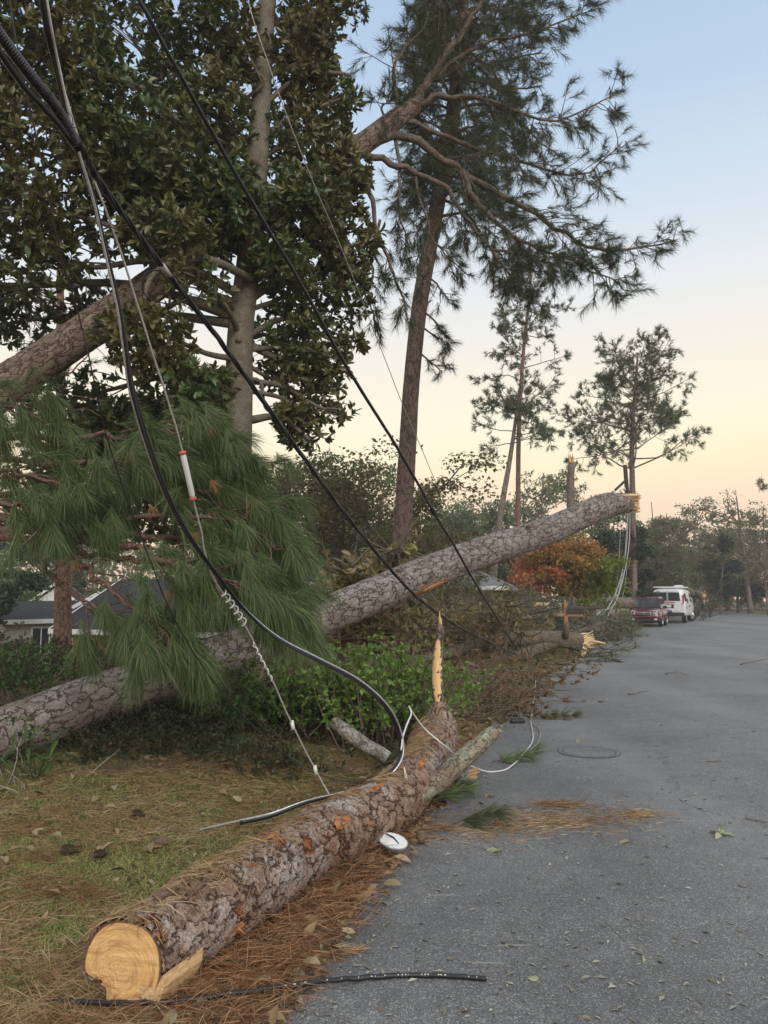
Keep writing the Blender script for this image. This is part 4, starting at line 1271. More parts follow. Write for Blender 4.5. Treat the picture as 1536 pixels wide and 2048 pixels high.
mb.build('pale_wood', woodmat("pale_split", (0.62, 0.38, 0.17), (0.80, 0.57, 0.30), (70, 70, 4)), sp_, shade=False)

# pine straw and duff caught on top of the log
mb = MB(); n = 5200
i_ = (rng.random(n) ** 1.15 * 400).astype(int); a_ = rng.normal(size=n) * .42
upN, upB = NL[i_] @ np.array([0, 0, 1.0]), BL[i_] @ np.array([0, 0, 1.0])
a_ = a_ + np.arctan2(upB, upN) + .25 * (1 if (NL[0] @ np.array([-1.0, .5, 0])) > 0 else -1)
nn_ = np.cos(a_)[:, None] * NL[i_] + np.sin(a_)[:, None] * BL[i_]
P = lp[i_] + nn_ * (rl[i_] * 1.02 + .004 + .012 * rng.random(n))[:, None]
dens = vnoise(P[:, 0] * 5, P[:, 1] * 5, 303)
P, nn_, i_ = P[dens > .36], nn_[dens > .36], i_[dens > .36]
D = nrm(tL[i_] * (.6 * rng.normal(size=(len(P), 1))) + np.cross(nn_, tL[i_]) * rng.normal(size=(len(P), 1)) * .6)
needles(mb, P, D, .05 + .09 * rng.random(len(P)), .0032, .05)
o = mb.build('log_straw', M_straw); tag(o, "rusty pine straw caught on top of the log", kind='stuff')

# short broken limbs lying against the log
M_lich = barkmat("lichen_bark", (0.09, 0.075, 0.06), (0.26, 0.24, 0.21), (0.05, 0.04, 0.03), (24, 24, 12), cw=.05, bump=.8, dist=.01, lichen=(0.62, 0.62, 0.57), lich_amt=1.0)
M_mossy = barkmat("mossy_bark", (0.16, 0.12, 0.085), (0.30, 0.23, 0.17), (0.06, 0.04, 0.03), (20, 20, 4), cw=.08, bump=.8, dist=.012, lichen=(0.36, 0.42, 0.31), lich_amt=.9)


def stick(name, label, pxs, rads, mat, cat='branch', ends=None, rough=.06, n=20):
    p = spline(np.array([W(*q) for q in pxs]), 14)
    r = np.interp(np.linspace(0, 1, len(p)), np.linspace(0, 1, len(rads)), rads)
    t = empty(name, p[0], label, cat)
    mb = MB(); tube(mb, p, r, n, rough=rough, rfun=lambda s, th: 1 + .1 * (vnoise(s * 9, np.cos(th) * 2, 71) - .5) * 2)
    mb.build('bark', mat, t)
    if ends:
        mb = MB(); dd = nrm(p[-1] - p[-4])
        shards(mb, p[-1] - dd * .02, dd, ends[0], ends[1], r[-1] * .45, r[-1] * .6, tilt=.15)
        mb.build('splintered_end', ends[2], t, shade=False)
    return t


stick("lichen_branch", "white lichen spotted broken branch poking from the log towards the green bush", [(775, 1518, 6.55), (720, 1482, 6.6), (664, 1443, 6.65)], [.055, .058, .052], M_lich)
M_pale_rot = woodmat("pale_rotten_wood", (0.40, 0.36, 0.28), (0.62, 0.58, 0.48), (40, 40, 6))
stick("mossy_branch", "mossy green grey broken limb leaning across the right side of the log", [(832, 1600, 5.55), (880, 1560, 6.0), (940, 1505, 6.5), (985, 1466, 6.9)], [.05, .075, .075, .06], M_mossy, ends=(7, .10, M_pale_rot))
stick("branch_stub", "short broken branch stub with raw orange end beside the mossy limb", [(905, 1553, 6.75), (925, 1552, 6.7), (940, 1549, 6.68)], [.045, .06, .055], M_lich, ends=(9, .12, M_raw))
stick("peeled_sliver", "thin pale peeled sliver of wood standing against the log", [(808, 1535, 5.6), (814, 1570, 5.5), (818, 1612, 5.42)], [.006, .014, .012], M_pale_rot, cat='wood sliver', n=7)

# =================================================================== MAGNOLIA
M_mag = leafmat("magnolia_leaves", [(0.03, 0.064, 0.02), (0.05, 0.095, 0.028), (0.078, 0.122, 0.034), (0.04, 0.07, 0.022), (0.15, 0.15, 0.04)], under=(0.098, 0.108, 0.042), trans=.2, rough=.34,
                patch=[(0.068, 0.068, 0.023), (0.115, 0.105, 0.036), (0.08, 0.09, 0.028), (0.17, 0.14, 0.05)], patch_scale=.55, spec=.5)
M_mag_bark = barkmat("magnolia_bark", (0.10, 0.085, 0.062), (0.18, 0.155, 0.118), (0.08, 0.066, 0.05), (5, 5, 16), cw=.03, bump=.45, dist=.015, lichen=(0.25, 0.25, 0.21), lich_amt=.5)
mtr = spline(np.array([W(478, 1290, 11.0), W(474, 1000, 11.0), W(478, 760, 11.0), W(482, 650, 11.0), W(500, 500, 11.0), W(516, 300, 11.0), W(528, 100, 11.0), W(540, -60, 11.0), W(545, -250, 11.1)]), 10)
mtr = np.vstack([[mtr[0][0], mtr[0][1], terr(mtr[0][0], mtr[0][1]) - .1], mtr])
t = empty("magnolia_tree", mtr[0], "big dark leaved magnolia with pale smooth trunk filling the upper left", "magnolia tree")
mb = MB(); tube(mb, mtr, np.interp(np.linspace(0, 1, len(mtr)), [0, .35, .6, .85, 1], [.23, .19, .165, .12, .06]), 28, rfun=lambda s, th: 1 + .05 * (vnoise(s * 1.6, np.cos(th) * 2, 81) - .5) * 2)
for (a, b) in ((505, 625), (500, 545), (520, 470), (492, 690), (515, 360)):
    i = int(np.argmin(np.linalg.norm(mtr - W(a, b, 11), axis=1)))
    v = nrm(np.array([rng.normal() * .5, -1, .1])); tube(mb, np.array([mtr[i] + v * .15, mtr[i] + v * .215, mtr[i] + v * .235]), [.055, .045, .012], 10)
mb.build('trunk', M_mag_bark, t)
BL_ = [  # px centre, radii (px), distance, depth radius (m)
    (80, 90, 150, 130, 9.6, 1.1), (250, 60, 150, 120, 10.4, 1.3), (420, 40, 115, 100, 10.6, 1.2), (600, 40, 90, 90, 11.6, 1.0), (665, 100, 68, 90, 11.4, .9), (690, 60, 40, 70, 11.3, .6), (590, 150, 90, 90, 11.5, 1.0),
    (60, 300, 130, 120, 9.8, 1.1), (220, 240, 120, 110, 10.0, 1.1), (340, 330, 130, 120, 10.2, 1.2), (430, 230, 80, 110, 10.4, .8), (600, 300, 90, 120, 11.5, .9), (680, 260, 55, 130, 11.5, .8), (690, 400, 62, 90, 11.4, .8),
    (60, 500, 110, 110, 9.8, .9), (240, 430, 120, 90, 10.2, 1.1), (390, 430, 100, 110, 10.5, 1.0), (600, 470, 100, 100, 11.5, .9), (690, 520, 60, 80, 11.4, .7), (630, 590, 100, 80, 11.5, .9), (590, 690, 90, 80, 11.6, .9),
    (400, 560, 85, 65, 9.4, .6), (300, 680, 110, 75, 9.6, .7), (180, 620, 70, 60, 11.5, .8), (60, 640, 90, 70, 11.6, .8), (130, 800, 150, 70, 11.3, .9), (330, 790, 130, 90, 11.3, .9), (400, 780, 80, 70, 9.6, .6), (590, 780, 100, 65, 11.6, .8), (655, 735, 50, 50, 11.6, .6),
    (610, 860, 55, 45, 11.5, .5), (260, 860, 160, 70, 11.3, .9), (450, 870, 90, 60, 11.2, .8), (560, 830, 70, 45, 11.3, .6), (-90, 200, 110, 260, 9.8, 1.0), (-90, 560, 110, 200, 10.5, 1.0), (470, 120, 60, 60, 10.6, .5), (330, 180, 60, 60, 10.6, .7), (200, 940, 170, 70, 11.6, .7), (420, 960, 140, 60, 11.6, .7),
    (728, 30, 26, 34, 11.3, .3), (742, 350, 26, 40, 11.3, .3), (735, 480, 34, 34, 11.3, .3), (722, 560, 34, 26, 11.3, .3), (716, 190, 30, 40, 11.3, .3), (700, 690, 30, 26, 11.5, .3), (690, 830, 26, 22, 11.5, .3), (330, 470, 110, 70, 9.5, .5), (470, 380, 70, 90, 10.0, .5), (600, 400, 110, 80, 10.6, .5), (690, 330, 50, 70, 11.0, .4), (560, 520, 60, 60, 10.7, .5), (60, 420, 110, 90, 9.6, .8), (250, 330, 110, 90, 9.9, .8), (300, 880, 200, 90, 12.4, .7), (120, 900, 160, 90, 12.4, .7), (430, 930, 110, 80, 12.2, .6), (60, 1010, 190, 70, 13.0, .8), (280, 1020, 170, 75, 13.0, .8), (470, 1040, 130, 70, 12.6, .7), (320, -140, 300, 110, 10.8, 1.2), (560, -160, 150, 120, 11.2, 1.0)]
wood, cr = MB(), MB()
tipP, tipD = [], []
for (bx, by, rx, ry_, d, rd) in BL_:
    bx = bx - (18 if bx > 640 and by < 480 else 0)
    c = W(bx, by, d); k = d / FPX
    f = np.clip((c[2] - .9 - mtr[0][2]) / (mtr[-1][2] - mtr[0][2]), .25, .92)
    i0 = int(f * (len(mtr) - 1))
    b0 = mtr[i0]
    dist = np.linalg.norm(c - b0)
    lp_ = spline(np.array([b0, b0 + (c - b0) * .4 + [0, 0, .15 * dist * .5] + rng.normal(size=3) * .1, b0 + (c - b0) * .75 + rng.normal(size=3) * .12, c]), 5)
    tube(wood, lp_, np.linspace(.025 + .016 * dist, .014, len(lp_)), 7, cap=False)
    bx += rng.normal() * 14; rx *= .8 + .4 * rng.random()
    n = int(rx * ry_ * pi / (115 if bx > 160 or by < 180 else 190))
    u = nrm(rng.normal(size=(n, 3))) * rng.random((n, 1)) ** .38
    p = c + u * [rx * k, rd, ry_ * k]
    hole = vnoise(p[:, 0] * 2.1 + 50, p[:, 2] * 2.1 + p[:, 1] * 1.2, 91) > .2
    hole &= vnoise(p[:, 0] * 1.5 + p[:, 1] * .15 + 9, p[:, 2] * 1.5, 17) > .17
    p, u = p[hole], u[hole]
    tipP.append(p); tipD.append(nrm(u + np.array([0, -.1, .25]) + .5 * rng.normal(size=p.shape)))
    for q in range(7):
        e = p[rng.integers(0, len(p))]; s_ = lp_[rng.integers(len(lp_) // 2, len(lp_))]
        tube(wood, np.array([s_, s_ + (e - s_) * .5 + rng.normal(size=3) * .06, e]), [.014, .009, .005], 4, cap=False)
    near = p[rng.random(len(p)) < .2]
    for e in near:
        s_ = c + (e - c) * (.55 + .2 * rng.random()) + rng.normal(size=3) * .05
        tube(wood, np.array([s_, e]), [.007, .004], 3, cap=False)
for px_ in ([(522, 420, 11.2), (575, 450, 11.3), (620, 480, 11.3), (690, 500, 11.3)], [(500, 690, 11.2), (560, 720, 11.3), (620, 740, 11.4)], [(500, 840, 11.2), (560, 835, 11.2), (620, 880, 11.2)],
            [(520, 330, 10.9), (450, 290, 10.5), (370, 250, 10.2), (290, 205, 10.0)], [(545, 30, 11.1), (590, 110, 11.2), (640, 140, 11.2), (700, 150, 11.2)], [(505, 560, 10.9), (420, 520, 9.7), (350, 525, 9.4), (300, 560, 9.4), (285, 640, 9.4)], [(540, -20, 11.0), (470, 80, 10.8), (380, 60, 10.6)]):
    q = spline(np.array([W(*a) for a in px_]), 6); tube(wood, q, np.linspace(.065, .025, len(q)), 10, cap=False)
wood.build('branches', M_mag_bark, t)
P, D = np.concatenate(tipP), np.concatenate(tipD)
rosettes(cr, P, D, 8, .145, .4, 1.0, 1)
cr.build('crown', M_mag, t, shade=False)

# =================================================================== HANGING PINE BOUGHS (near, left)
M_ndl = leafmat("long_pine_needles", [(0.052, 0.085, 0.030), (0.085, 0.135, 0.047), (0.12, 0.175, 0.062), (0.098, 0.14, 0.055), (0.19, 0.21, 0.08)], trans=.18, rough=.42)
M_ndl_dead = leafmat("dead_needles", [(0.30, 0.13, 0.05), (0.38, 0.18, 0.08)], trans=.1)
M_bough = barkmat("bough_bark", (0.14, 0.085, 0.065), (0.25, 0.17, 0.135), (0.06, 0.035, 0.025), (40, 40, 22), cw=.12, bump=.8, dist=.006)
t = empty("broken_pine_top", W(-150, 980, 7.4), "broken pine top with long green drooping needles hanging in front of the houses", "fallen tree")
wood, tips = MB(), []
BOUGH = [
    ([(-160, 860, 7.3), (60, 872, 7.1), (234, 872, 7.0), (372, 866, 6.9), (496, 905, 6.8)], .035),
    ([(-160, 900, 7.4), (100, 930, 7.2), (286, 918, 7.1), (415, 900, 7.1), (526, 950, 7.0)], .035),
    ([(-160, 980, 7.3), (40, 985, 7.1), (200, 935, 6.9), (251, 915, 6.8), (337, 930, 6.7)], .04),
    ([(-160, 1000, 7.4), (60, 1010, 7.2), (286, 1000, 7.0), (440, 985, 6.9), (561, 1040, 6.8)], .045),
    ([(-160, 1020, 7.2), (100, 1040, 7.0), (286, 1030, 6.8), (458, 1040, 6.7), (578, 1110, 6.6)], .045),
    ([(-160, 1050, 7.3), (60, 1060, 7.2), (243, 1068, 7.0), (389, 1080, 6.9), (509, 1110, 6.8), (578, 1180, 6.7)], .05),
    ([(-160, 1040, 7.0), (80, 1075, 6.8), (234, 1090, 6.6), (354, 1130, 6.4), (483, 1165, 6.3), (552, 1200, 6.3)], .045),
    ([(-100, 1060, 6.9), (80, 1085, 6.8), (200, 1110, 6.7), (311, 1125, 6.6), (415, 1150, 6.5), (535, 1190, 6.5)], .04),
    ([(60, 1085, 6.8), (110, 1160, 6.7), (150, 1190, 6.6), (234, 1245, 6.5), (311, 1285, 6.4)], .022),
    ([(120, 1090, 6.7), (190, 1150, 6.5), (251, 1205, 6.4), (311, 1250, 6.3), (359, 1285, 6.25)], .025),
    ([(-160, 1100, 7.0), (0, 1060, 6.9), (120, 1050, 6.8), (200, 1045, 6.7)], .03),
    ([(-160, 940, 6.9), (-60, 930, 6.8), (60, 950, 6.6), (150, 985, 6.5)], .03),
    ([(-160, 800, 6.9), (-80, 790, 6.8), (0, 810, 6.7), (60, 840, 6.6)], .03),
    ([(-160, 1030, 6.6), (-60, 1000, 6.5), (40, 1010, 6.4), (100, 1060, 6.3)], .03),
    ([(286, 1030, 7.0), (372, 1080, 7.2), (475, 1130, 7.3), (552, 1200, 7.3)], .025),
    ([(200, 940, 7.1), (337, 960, 7.3), (458, 1000, 7.4), (544, 1080, 7.4)], .025),
    ([(415, 1200, 6.4), (483, 1190, 6.5), (535, 1200, 6.6), (574, 1215, 6.6)], .02),
]
TIPT = []; BOUGH_PTS = []
for px_, r0 in BOUGH:
    q = spline(np.array([W(*a) for a in px_]), 6)
    q[1:-1] += rng.normal(size=q[1:-1].shape) * .02
    tube(wood, q, np.linspace(r0, .007, len(q)), 9, cap=False, rough=.08)
    sg = nrm(np.gradient(q, axis=0))
    TIPT.append((q[-1], sg[-1], 1)); BOUGH_PTS.append(q[3:-4])
    ntw = int(len(q) * .8)
    for kk in range(ntw):
        f0_ = .42 if px_[-1][1] < 1100 and px_[0][0] < 0 else .55
        f = f0_ + (.99 - f0_) * (kk + rng.random()) / ntw
        i = min(int(f * (len(q) - 1)), len(q) - 2)
        d = nrm(sg[i] * .9 + perp(sg[i][None])[0] * .7 + np.array([.15, 0, -.05]))
        L = (.30 + .35 * rng.random()) * (1.1 - .35 * f)
        l2 = limb_pts(q[i], d, L, .16, 4, -.03)
        tube(wood, l2, np.linspace(.008, .0045, 5), 5, cap=False)
        s2 = nrm(np.gradient(l2, axis=0))
        TIPT.append((l2[-1], s2[-1], 1))
        if rng.random() < .85: TIPT.append((l2[3], nrm(s2[3] + .5 * perp(s2[3][None])[0]), 1))
        if rng.random() < .6:
            d3 = nrm(s2[2] + .8 * perp(s2[2][None])[0]); l3 = limb_pts(l2[2], d3, L * .5, .15, 3, -.05)
            tube(wood, l3, np.linspace(.006, .004, 4), 4, cap=False); TIPT.append((l3[-1], nrm(l3[-1] - l3[-2]), 1))
# bare dead twigs sticking out of the tangle
for px_ in ([(20, 870, 6.9), (70, 820, 6.8), (120, 790, 6.8), (215, 803, 6.8)], [(90, 880, 6.9), (130, 830, 6.8), (170, 818, 6.8), (200, 832, 6.7)], [(240, 865, 6.8), (300, 850, 6.8), (370, 838, 6.7), (350, 860, 6.7)], [(290, 1085, 6.6), (292, 1120, 6.5), (285, 1150, 6.5)], [(200, 1085, 6.6), (208, 1120, 6.5), (196, 1145, 6.5)]):
    q = spline(np.array([W(*a) for a in px_]), 5); tube(wood, q, np.linspace(.008, .003, len(q)), 5)
BQ = np.concatenate(BOUGH_PTS)
for i in range(90):
    q = limb_pts(BQ[rng.integers(0, len(BQ))], [1, .2 * rng.normal(), rng.normal() * .35], rng.uniform(.25, .7), .22, 5)
    tube(wood, q, np.linspace(.007, .0025, 6), 4, cap=False)
wood.build('branches', M_bough, t)
P = np.array([a for a, b, c in TIPT]); D = np.array([b for a, b, c in TIPT])
D = nrm(D * .9 + np.array([.22, -.12, -.58]) + .30 * rng.normal(size=D.shape))
cr = MB(); tufts(cr, P, D, 88, .235, .0032, .5, .32, 1, back=.2); cr.build('needles', M_ndl, t, shade=False)
dp = np.array([W(210, 950, 6.6), W(40, 1000, 6.5), W(425, 852, 6.8), W(470, 880, 6.8), W(150, 1120, 6.5), W(300, 1010, 6.6), W(380, 1070, 6.5), W(260, 900, 6.6), W(330, 1180, 6.3), W(500, 1000, 6.7), W(90, 1060, 6.5), W(420, 960, 6.6)])
cr = MB(); tufts(cr, dp, np.array([.3, -.3, -.8]) + .35 * rng.normal(size=(12, 3)), 28, .13, .0036, .6, .2, 1); cr.build('dead_needles', M_ndl_dead, t, shade=False)
print("tufts near", len(P))

# =================================================================== SHRUBS AND UNDERGROWTH
M_bush = leafmat("bright_bush_leaves", [(0.09, 0.18, 0.034), (0.15, 0.26, 0.052), (0.23, 0.34, 0.085), (0.11, 0.20, 0.04), (0.15, 0.18, 0.055)], trans=.3)
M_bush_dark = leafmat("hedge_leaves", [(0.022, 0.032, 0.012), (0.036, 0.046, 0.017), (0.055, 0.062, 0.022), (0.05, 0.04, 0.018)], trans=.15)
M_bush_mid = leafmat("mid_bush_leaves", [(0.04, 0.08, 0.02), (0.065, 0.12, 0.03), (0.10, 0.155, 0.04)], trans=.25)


def shrub(name, label, px, basepy_d, w, h, dep, mat, nst, nl, ls, wr=.45, upr=.8, group=None, cat='shrub', lean=.5):
    p0 = W(px, 1195, basepy_d); p0[2] = terr(p0[0], p0[1])
    t = empty(name, p0, label, cat, group)
    st, lf = MB(), MB(); P, D = [], []
    for i in range(nst):
        b = p0 + np.array([rng.normal() * w * .22, rng.normal() * dep * .25, 0])
        d = nrm(np.array([(b[0] - p0[0]) * 1.6 / w + rng.normal() * .25, rng.normal() * .35, upr]))
        l = h * (.55 + .55 * rng.random())
        q = limb_pts(b, d, l, .13, 5, .03)
        tube(st, q, np.linspace(.009, .003, 6), 4, cap=False)
        for k in range(nl):
            f = .25 + .75 * rng.random(); j = min(int(f * 5), 4)
            e = q[j] + (q[j + 1] - q[j]) * (f * 5 - j)
            v = nrm(rng.normal(size=3) + [0, 0, .5]); e2 = e + v * rng.random() * .16
            P.append(e2); D.append(v)
    rosettes(lf, np.array(P), np.array(D), 6, ls, wr, .9, 1, curl=.12)
    st.build('stems', M_twig, t); lf.build('foliage', mat, t, shade=False)
    return t


shrub("bright_bush", "bright green leafy bush behind the far end of the log", 765, 8.6, 1.2, 1.1, .9, M_bush, 84, 15, .064)
shrub("bright_bush", "bright green bush just left of the one behind the log end", 640, 8.9, 1.3, 1.05, .9, M_bush, 74, 15, .064)
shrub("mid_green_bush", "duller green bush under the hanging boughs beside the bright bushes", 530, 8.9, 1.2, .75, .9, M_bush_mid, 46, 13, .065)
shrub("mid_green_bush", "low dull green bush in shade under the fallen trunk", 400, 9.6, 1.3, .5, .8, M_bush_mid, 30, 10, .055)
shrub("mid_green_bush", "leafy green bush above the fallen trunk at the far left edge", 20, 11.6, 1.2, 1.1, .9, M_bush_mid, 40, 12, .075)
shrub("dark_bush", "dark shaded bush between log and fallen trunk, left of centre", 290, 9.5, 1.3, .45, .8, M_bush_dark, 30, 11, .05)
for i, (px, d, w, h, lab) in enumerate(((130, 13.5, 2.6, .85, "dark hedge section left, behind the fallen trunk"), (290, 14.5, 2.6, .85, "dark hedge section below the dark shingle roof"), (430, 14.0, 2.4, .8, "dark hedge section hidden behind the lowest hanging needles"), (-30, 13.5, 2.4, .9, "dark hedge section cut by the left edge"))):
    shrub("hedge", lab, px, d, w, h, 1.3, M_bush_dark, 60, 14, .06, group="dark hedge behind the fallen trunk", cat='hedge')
# low undergrowth below the trunk, one tangled mass of weeds
mb = MB(); n = 5200
px = rng.uniform(-60, 900, n); d = rng.uniform(6.7, 10.5, n)
p = np.array([W(a, 1195, b) for a, b in zip(px, d)])
lim = edge(p[:, 1]) - p[:, 0] > .6
dens = vnoise(p[:, 0] * 1.6, p[:, 1] * 1.6, 77)
gate = (p[:, 1] > 7.0 + .35 * np.sin(p[:, 0] * 2.1) + .4 * (px > 600)) & lim & (dens > .3)
p = p[gate]; n = len(p)
p[:, 2] = terr(p[:, 0], p[:, 1]) + rng.random(n) ** 2 * .28
rosettes(mb, p, nrm(rng.normal(size=(n, 3)) * .5 + [0, 0, 1]), 5, .075, .3, 1.0, 0)
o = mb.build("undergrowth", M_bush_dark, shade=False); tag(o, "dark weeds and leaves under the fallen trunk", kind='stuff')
# weed with long arching leaves in front of the trunk, lower left
p0 = W(95, 1195, 6.7); p0[2] = terr(p0[0], p0[1])
t = empty("weed", p0, "weed with long narrow arching leaves before the fallen trunk at left", "plant")
st, lf = MB(), MB(); P, D = [], []
for i in range(9):
    q = limb_pts(p0 + [rng.normal() * .12, rng.normal() * .08, 0], [rng.normal() * .35, rng.normal() * .3, 1], .3 + .22 * rng.random(), .15, 4)
    tube(st, q, np.linspace(.005, .002, 5), 4)
    for k in range(6):
        P.append(q[2 + k % 3]); D.append([rng.normal(), rng.normal(), .25])
P, D = np.array(P), np.array(D)
leaves(lf, P, D, np.tile([0, 0, 1.0], (len(P), 1)) + .2 * rng.normal(size=P.shape), .16 + .08 * rng.random(len(P)), .16, .3, .7)
st.build('stems', M_bush_mid, t); lf.build('foliage', leafmat("weed_leaves", [(0.05, 0.10, 0.025), (0.09, 0.14, 0.035)], trans=.3), t, shade=False)

# =================================================================== FALLEN MAGNOLIA TOP AND PINE BRUSH ACROSS THE VERGE
M_olive = leafmat("wilted_magnolia_leaves", [(0.11, 0.10, 0.038), (0.19, 0.16, 0.062), (0.28, 0.22, 0.09), (0.14, 0.145, 0.05), (0.36, 0.285, 0.13)], under=(0.22, 0.165, 0.085), trans=.2)
M_limb_brown = barkmat("brown_limb_bark", (0.10, 0.082, 0.058), (0.18, 0.15, 0.11), (0.06, 0.045, 0.035), (14, 14, 6), cw=.05, bump=.5, dist=.015)
t = empty("fallen_magnolia_limb", G(1100, 1315), "forked brown limb fallen at the road edge with a pale splintered end", "fallen limb")
mb = MB()
q = spline(np.array([W(1158, 1284, 21), W(1120, 1279, 20.8), (W(1060, 1277, 20.4)), W(1000, 1281, 20), W(940, 1294, 19.5), W(880, 1312, 18.8), W(820, 1322, 18), W(745, 1330, 17.2)]), 8)
tube(mb, q, np.interp(np.linspace(0, 1, len(q)), [0, .3, 1], [.24, .20, .06]), 20, rough=.04); qa = q
q = spline(np.array([W(1115, 1283, 20.8), W(1060, 1303, 20.2), W(1010, 1318, 19.6), W(970, 1332, 19), W(930, 1338, 18.6), W(880, 1345, 18.2)]), 8)
tube(mb, q, np.linspace(.17, .07, len(q)), 16, rough=.04)
mb.build('limb', M_limb_brown, t)
mb = MB()
e0 = qa[0]
for i in range(46):
    p = e0 + np.array([0, rng.normal() * .08, rng.normal() * .08]); dd = nrm(np.array([1, -.1, .15 + .3 * rng.normal()]))
    tube(mb, np.array([p - dd * .12, p + dd * .16, p + dd * (.2 + .26 * rng.random())]), [.032, .026, .005], 4)
tube(mb, np.array([e0 + [-.05, -.08, -.05], e0 + [.12, -.1, -.22], e0 + [.02, -.1, -.5]]), [.10, .085, .015], 5)
tube(mb, np.array([e0 + [0, -.05, .0], e0 + [.35, -.1, .03], e0 + [.68, -.15, -.03]]), [.045, .035, .012], 5)
mb.build('splintered_end', woodmat("fresh_split", (0.60, 0.42, 0.22), (0.80, 0.64, 0.40), (30, 30, 4)), t, shade=False)
mb = MB(); p = W(1130, 1275, 20.6); tube(mb, np.array([p, p + [.02, -.1, .25], p + [.05, -.1, .42]]), [.09, .075, .03], 10); mb.build('branch_stub', M_limb_brown, t)

t = empty("fallen_magnolia_boughs", W(800, 1335, 15), "heap of fallen magnolia boughs with wilted olive brown leaves behind the green bush", "fallen tree")
wood, lf = MB(), MB(); P, D = [], []
HEAP = [(700, 1150, 60, 40, 12.8), (690, 1230, 90, 60, 13), (760, 1140, 50, 30, 13.5), (800, 1105, 25, 22, 13.2), (730, 1250, 90, 60, 14), (850, 1240, 90, 40, 19), (930, 1240, 90, 32, 21), (1000, 1222, 40, 22, 18), (850, 1285, 120, 36, 20.5), (960, 1275, 110, 36, 22), (1040, 1285, 100, 28, 22.5), (1100, 1280, 70, 20, 23), (880, 1358, 120, 9, 16), (980, 1358, 110, 8, 17), (1060, 1340, 90, 7, 19.2), (650, 1290, 80, 50, 13), (1000, 1250, 80, 30, 19)]
for (cx, cy, rx, ry_, d) in HEAP:
    c = W(cx, cy, d); k = d / FPX
    n = int(rx * ry_ * pi / 85)
    u = rng.normal(size=(n, 3)) * .5
    p = c + u * [rx * k, .7, ry_ * k]
    p[:, 2] = np.maximum(p[:, 2], terr(p[:, 0], p[:, 1]) + .03)
    P.append(p); D.append(nrm(rng.normal(size=p.shape) + [.2, -.2, -.1]))
    for i in range(17):
        a = c + rng.normal(size=3) * [rx * k * .4, .4, ry_ * k * .4]
        q = limb_pts(a, [rng.normal(), rng.normal() * .5, rng.normal() * .5], max(.7, rx * k * (.6 + 1.1 * rng.random())), .15, 5)
        q[:, 2] = np.maximum(q[:, 2], .03)
        tube(wood, q, np.linspace(.028, .008, 6), 5, cap=False)
wood.build('branches', M_limb_brown, t)
rosettes(lf, np.concatenate(P), np.concatenate(D), 8, .17, .36, 1.0, 1); lf.build('leaves', M_olive, t, shade=False)

M_brush = leafmat("brush_needles", [(0.06, 0.08, 0.045), (0.10, 0.12, 0.068), (0.14, 0.155, 0.095), (0.12, 0.105, 0.065)], trans=.2)
def brush(name, label, spots, needle_n, nL, nw, mat, wr=.02, cat='brush pile', leafy=0, dep=1.2):
    c0_ = W(*spots[0][:2], spots[0][4]); t = empty(name, (c0_[0], c0_[1], terr(c0_[0], c0_[1])), label, cat)
    wood, nd_ = MB(), MB(); P, D = [], []
    for (cx, cy, rx, ry_, d) in spots:
        c = W(cx, cy, d); k = d / FPX
        for i in range(int(rx * ry_ / 55) + 6):
            a = c + rng.normal(size=3) * [rx * k * .5, dep * .5, ry_ * k * .45]
            a[2] = max(a[2], terr(a[0], a[1]) + .05)
            q = limb_pts(a, [rng.normal(), rng.normal() * .6, rng.normal() * .35], .5 + .9 * rng.random(), .18, 4)
            q[:, 2] = np.maximum(q[:, 2], terr(q[:, 0], q[:, 1]) + .03)
            tube(wood, q, np.linspace(wr, wr * .3, 5), 4, cap=False)
            s_ = nrm(np.gradient(q, axis=0))
            for j in (2, 3, 4): P.append(q[j]); D.append(nrm(s_[j] + .4 * rng.normal(size=3)))
    tufts(nd_, np.array(P), np.array(D), needle_n, nL, nw, .8, .12, 0, back=nL * .7)
    wood.build('branches', M_limb_brown, t); nd_.build('needles', mat, t, shade=False)
    return t


brush("pine_brush", "grey green heap of fallen pine boughs around the mailbox post", [(1080, 1235, 60, 28, 24), (1010, 1250, 60, 28, 23), (1150, 1250, 60, 22, 25), (1200, 1240, 40, 22, 28), (960, 1225, 50, 30, 25), (1050, 1200, 40, 18, 30), (1230, 1262, 40, 10, 29), (1180, 1312, 40, 8, 20.5)], 14, .28, .022, M_brush)
brush("pine_brush", "fallen pine boughs at the kerb in front of the red car", [(1225, 1268, 30, 7, 31), (1262, 1258, 18, 6, 35), (1200, 1275, 28, 6, 29)], 14, .26, .025, M_brush, dep=.7)
brush("storm_brush_pile", "large olive brown storm debris pile right behind the white van", [(1410, 1212, 30, 22, 56), (1330, 1160, 60, 40, 58), (1400, 1185, 30, 25, 60), (1330, 1100, 60, 40, 60), (1290, 1120, 40, 40, 58)], 12, .4, .05, leafmat("pile_leaves", [(0.06, 0.06, 0.03), (0.10, 0.095, 0.05), (0.14, 0.12, 0.07)], trans=.2), wr=.035, dep=2.5)
brush("low_brush", "low red brown mound of debris at the far end of the road", [(1450, 1211, 45, 7, 92), (1500, 1208, 40, 8, 92), (1410, 1213, 30, 6, 88), (1480, 1206, 50, 8, 94)], 10, .5, .07, leafmat("red_brown_debris", [(0.16, 0.08, 0.045), (0.20, 0.12, 0.07), (0.10, 0.08, 0.045)], trans=.1), wr=.03)
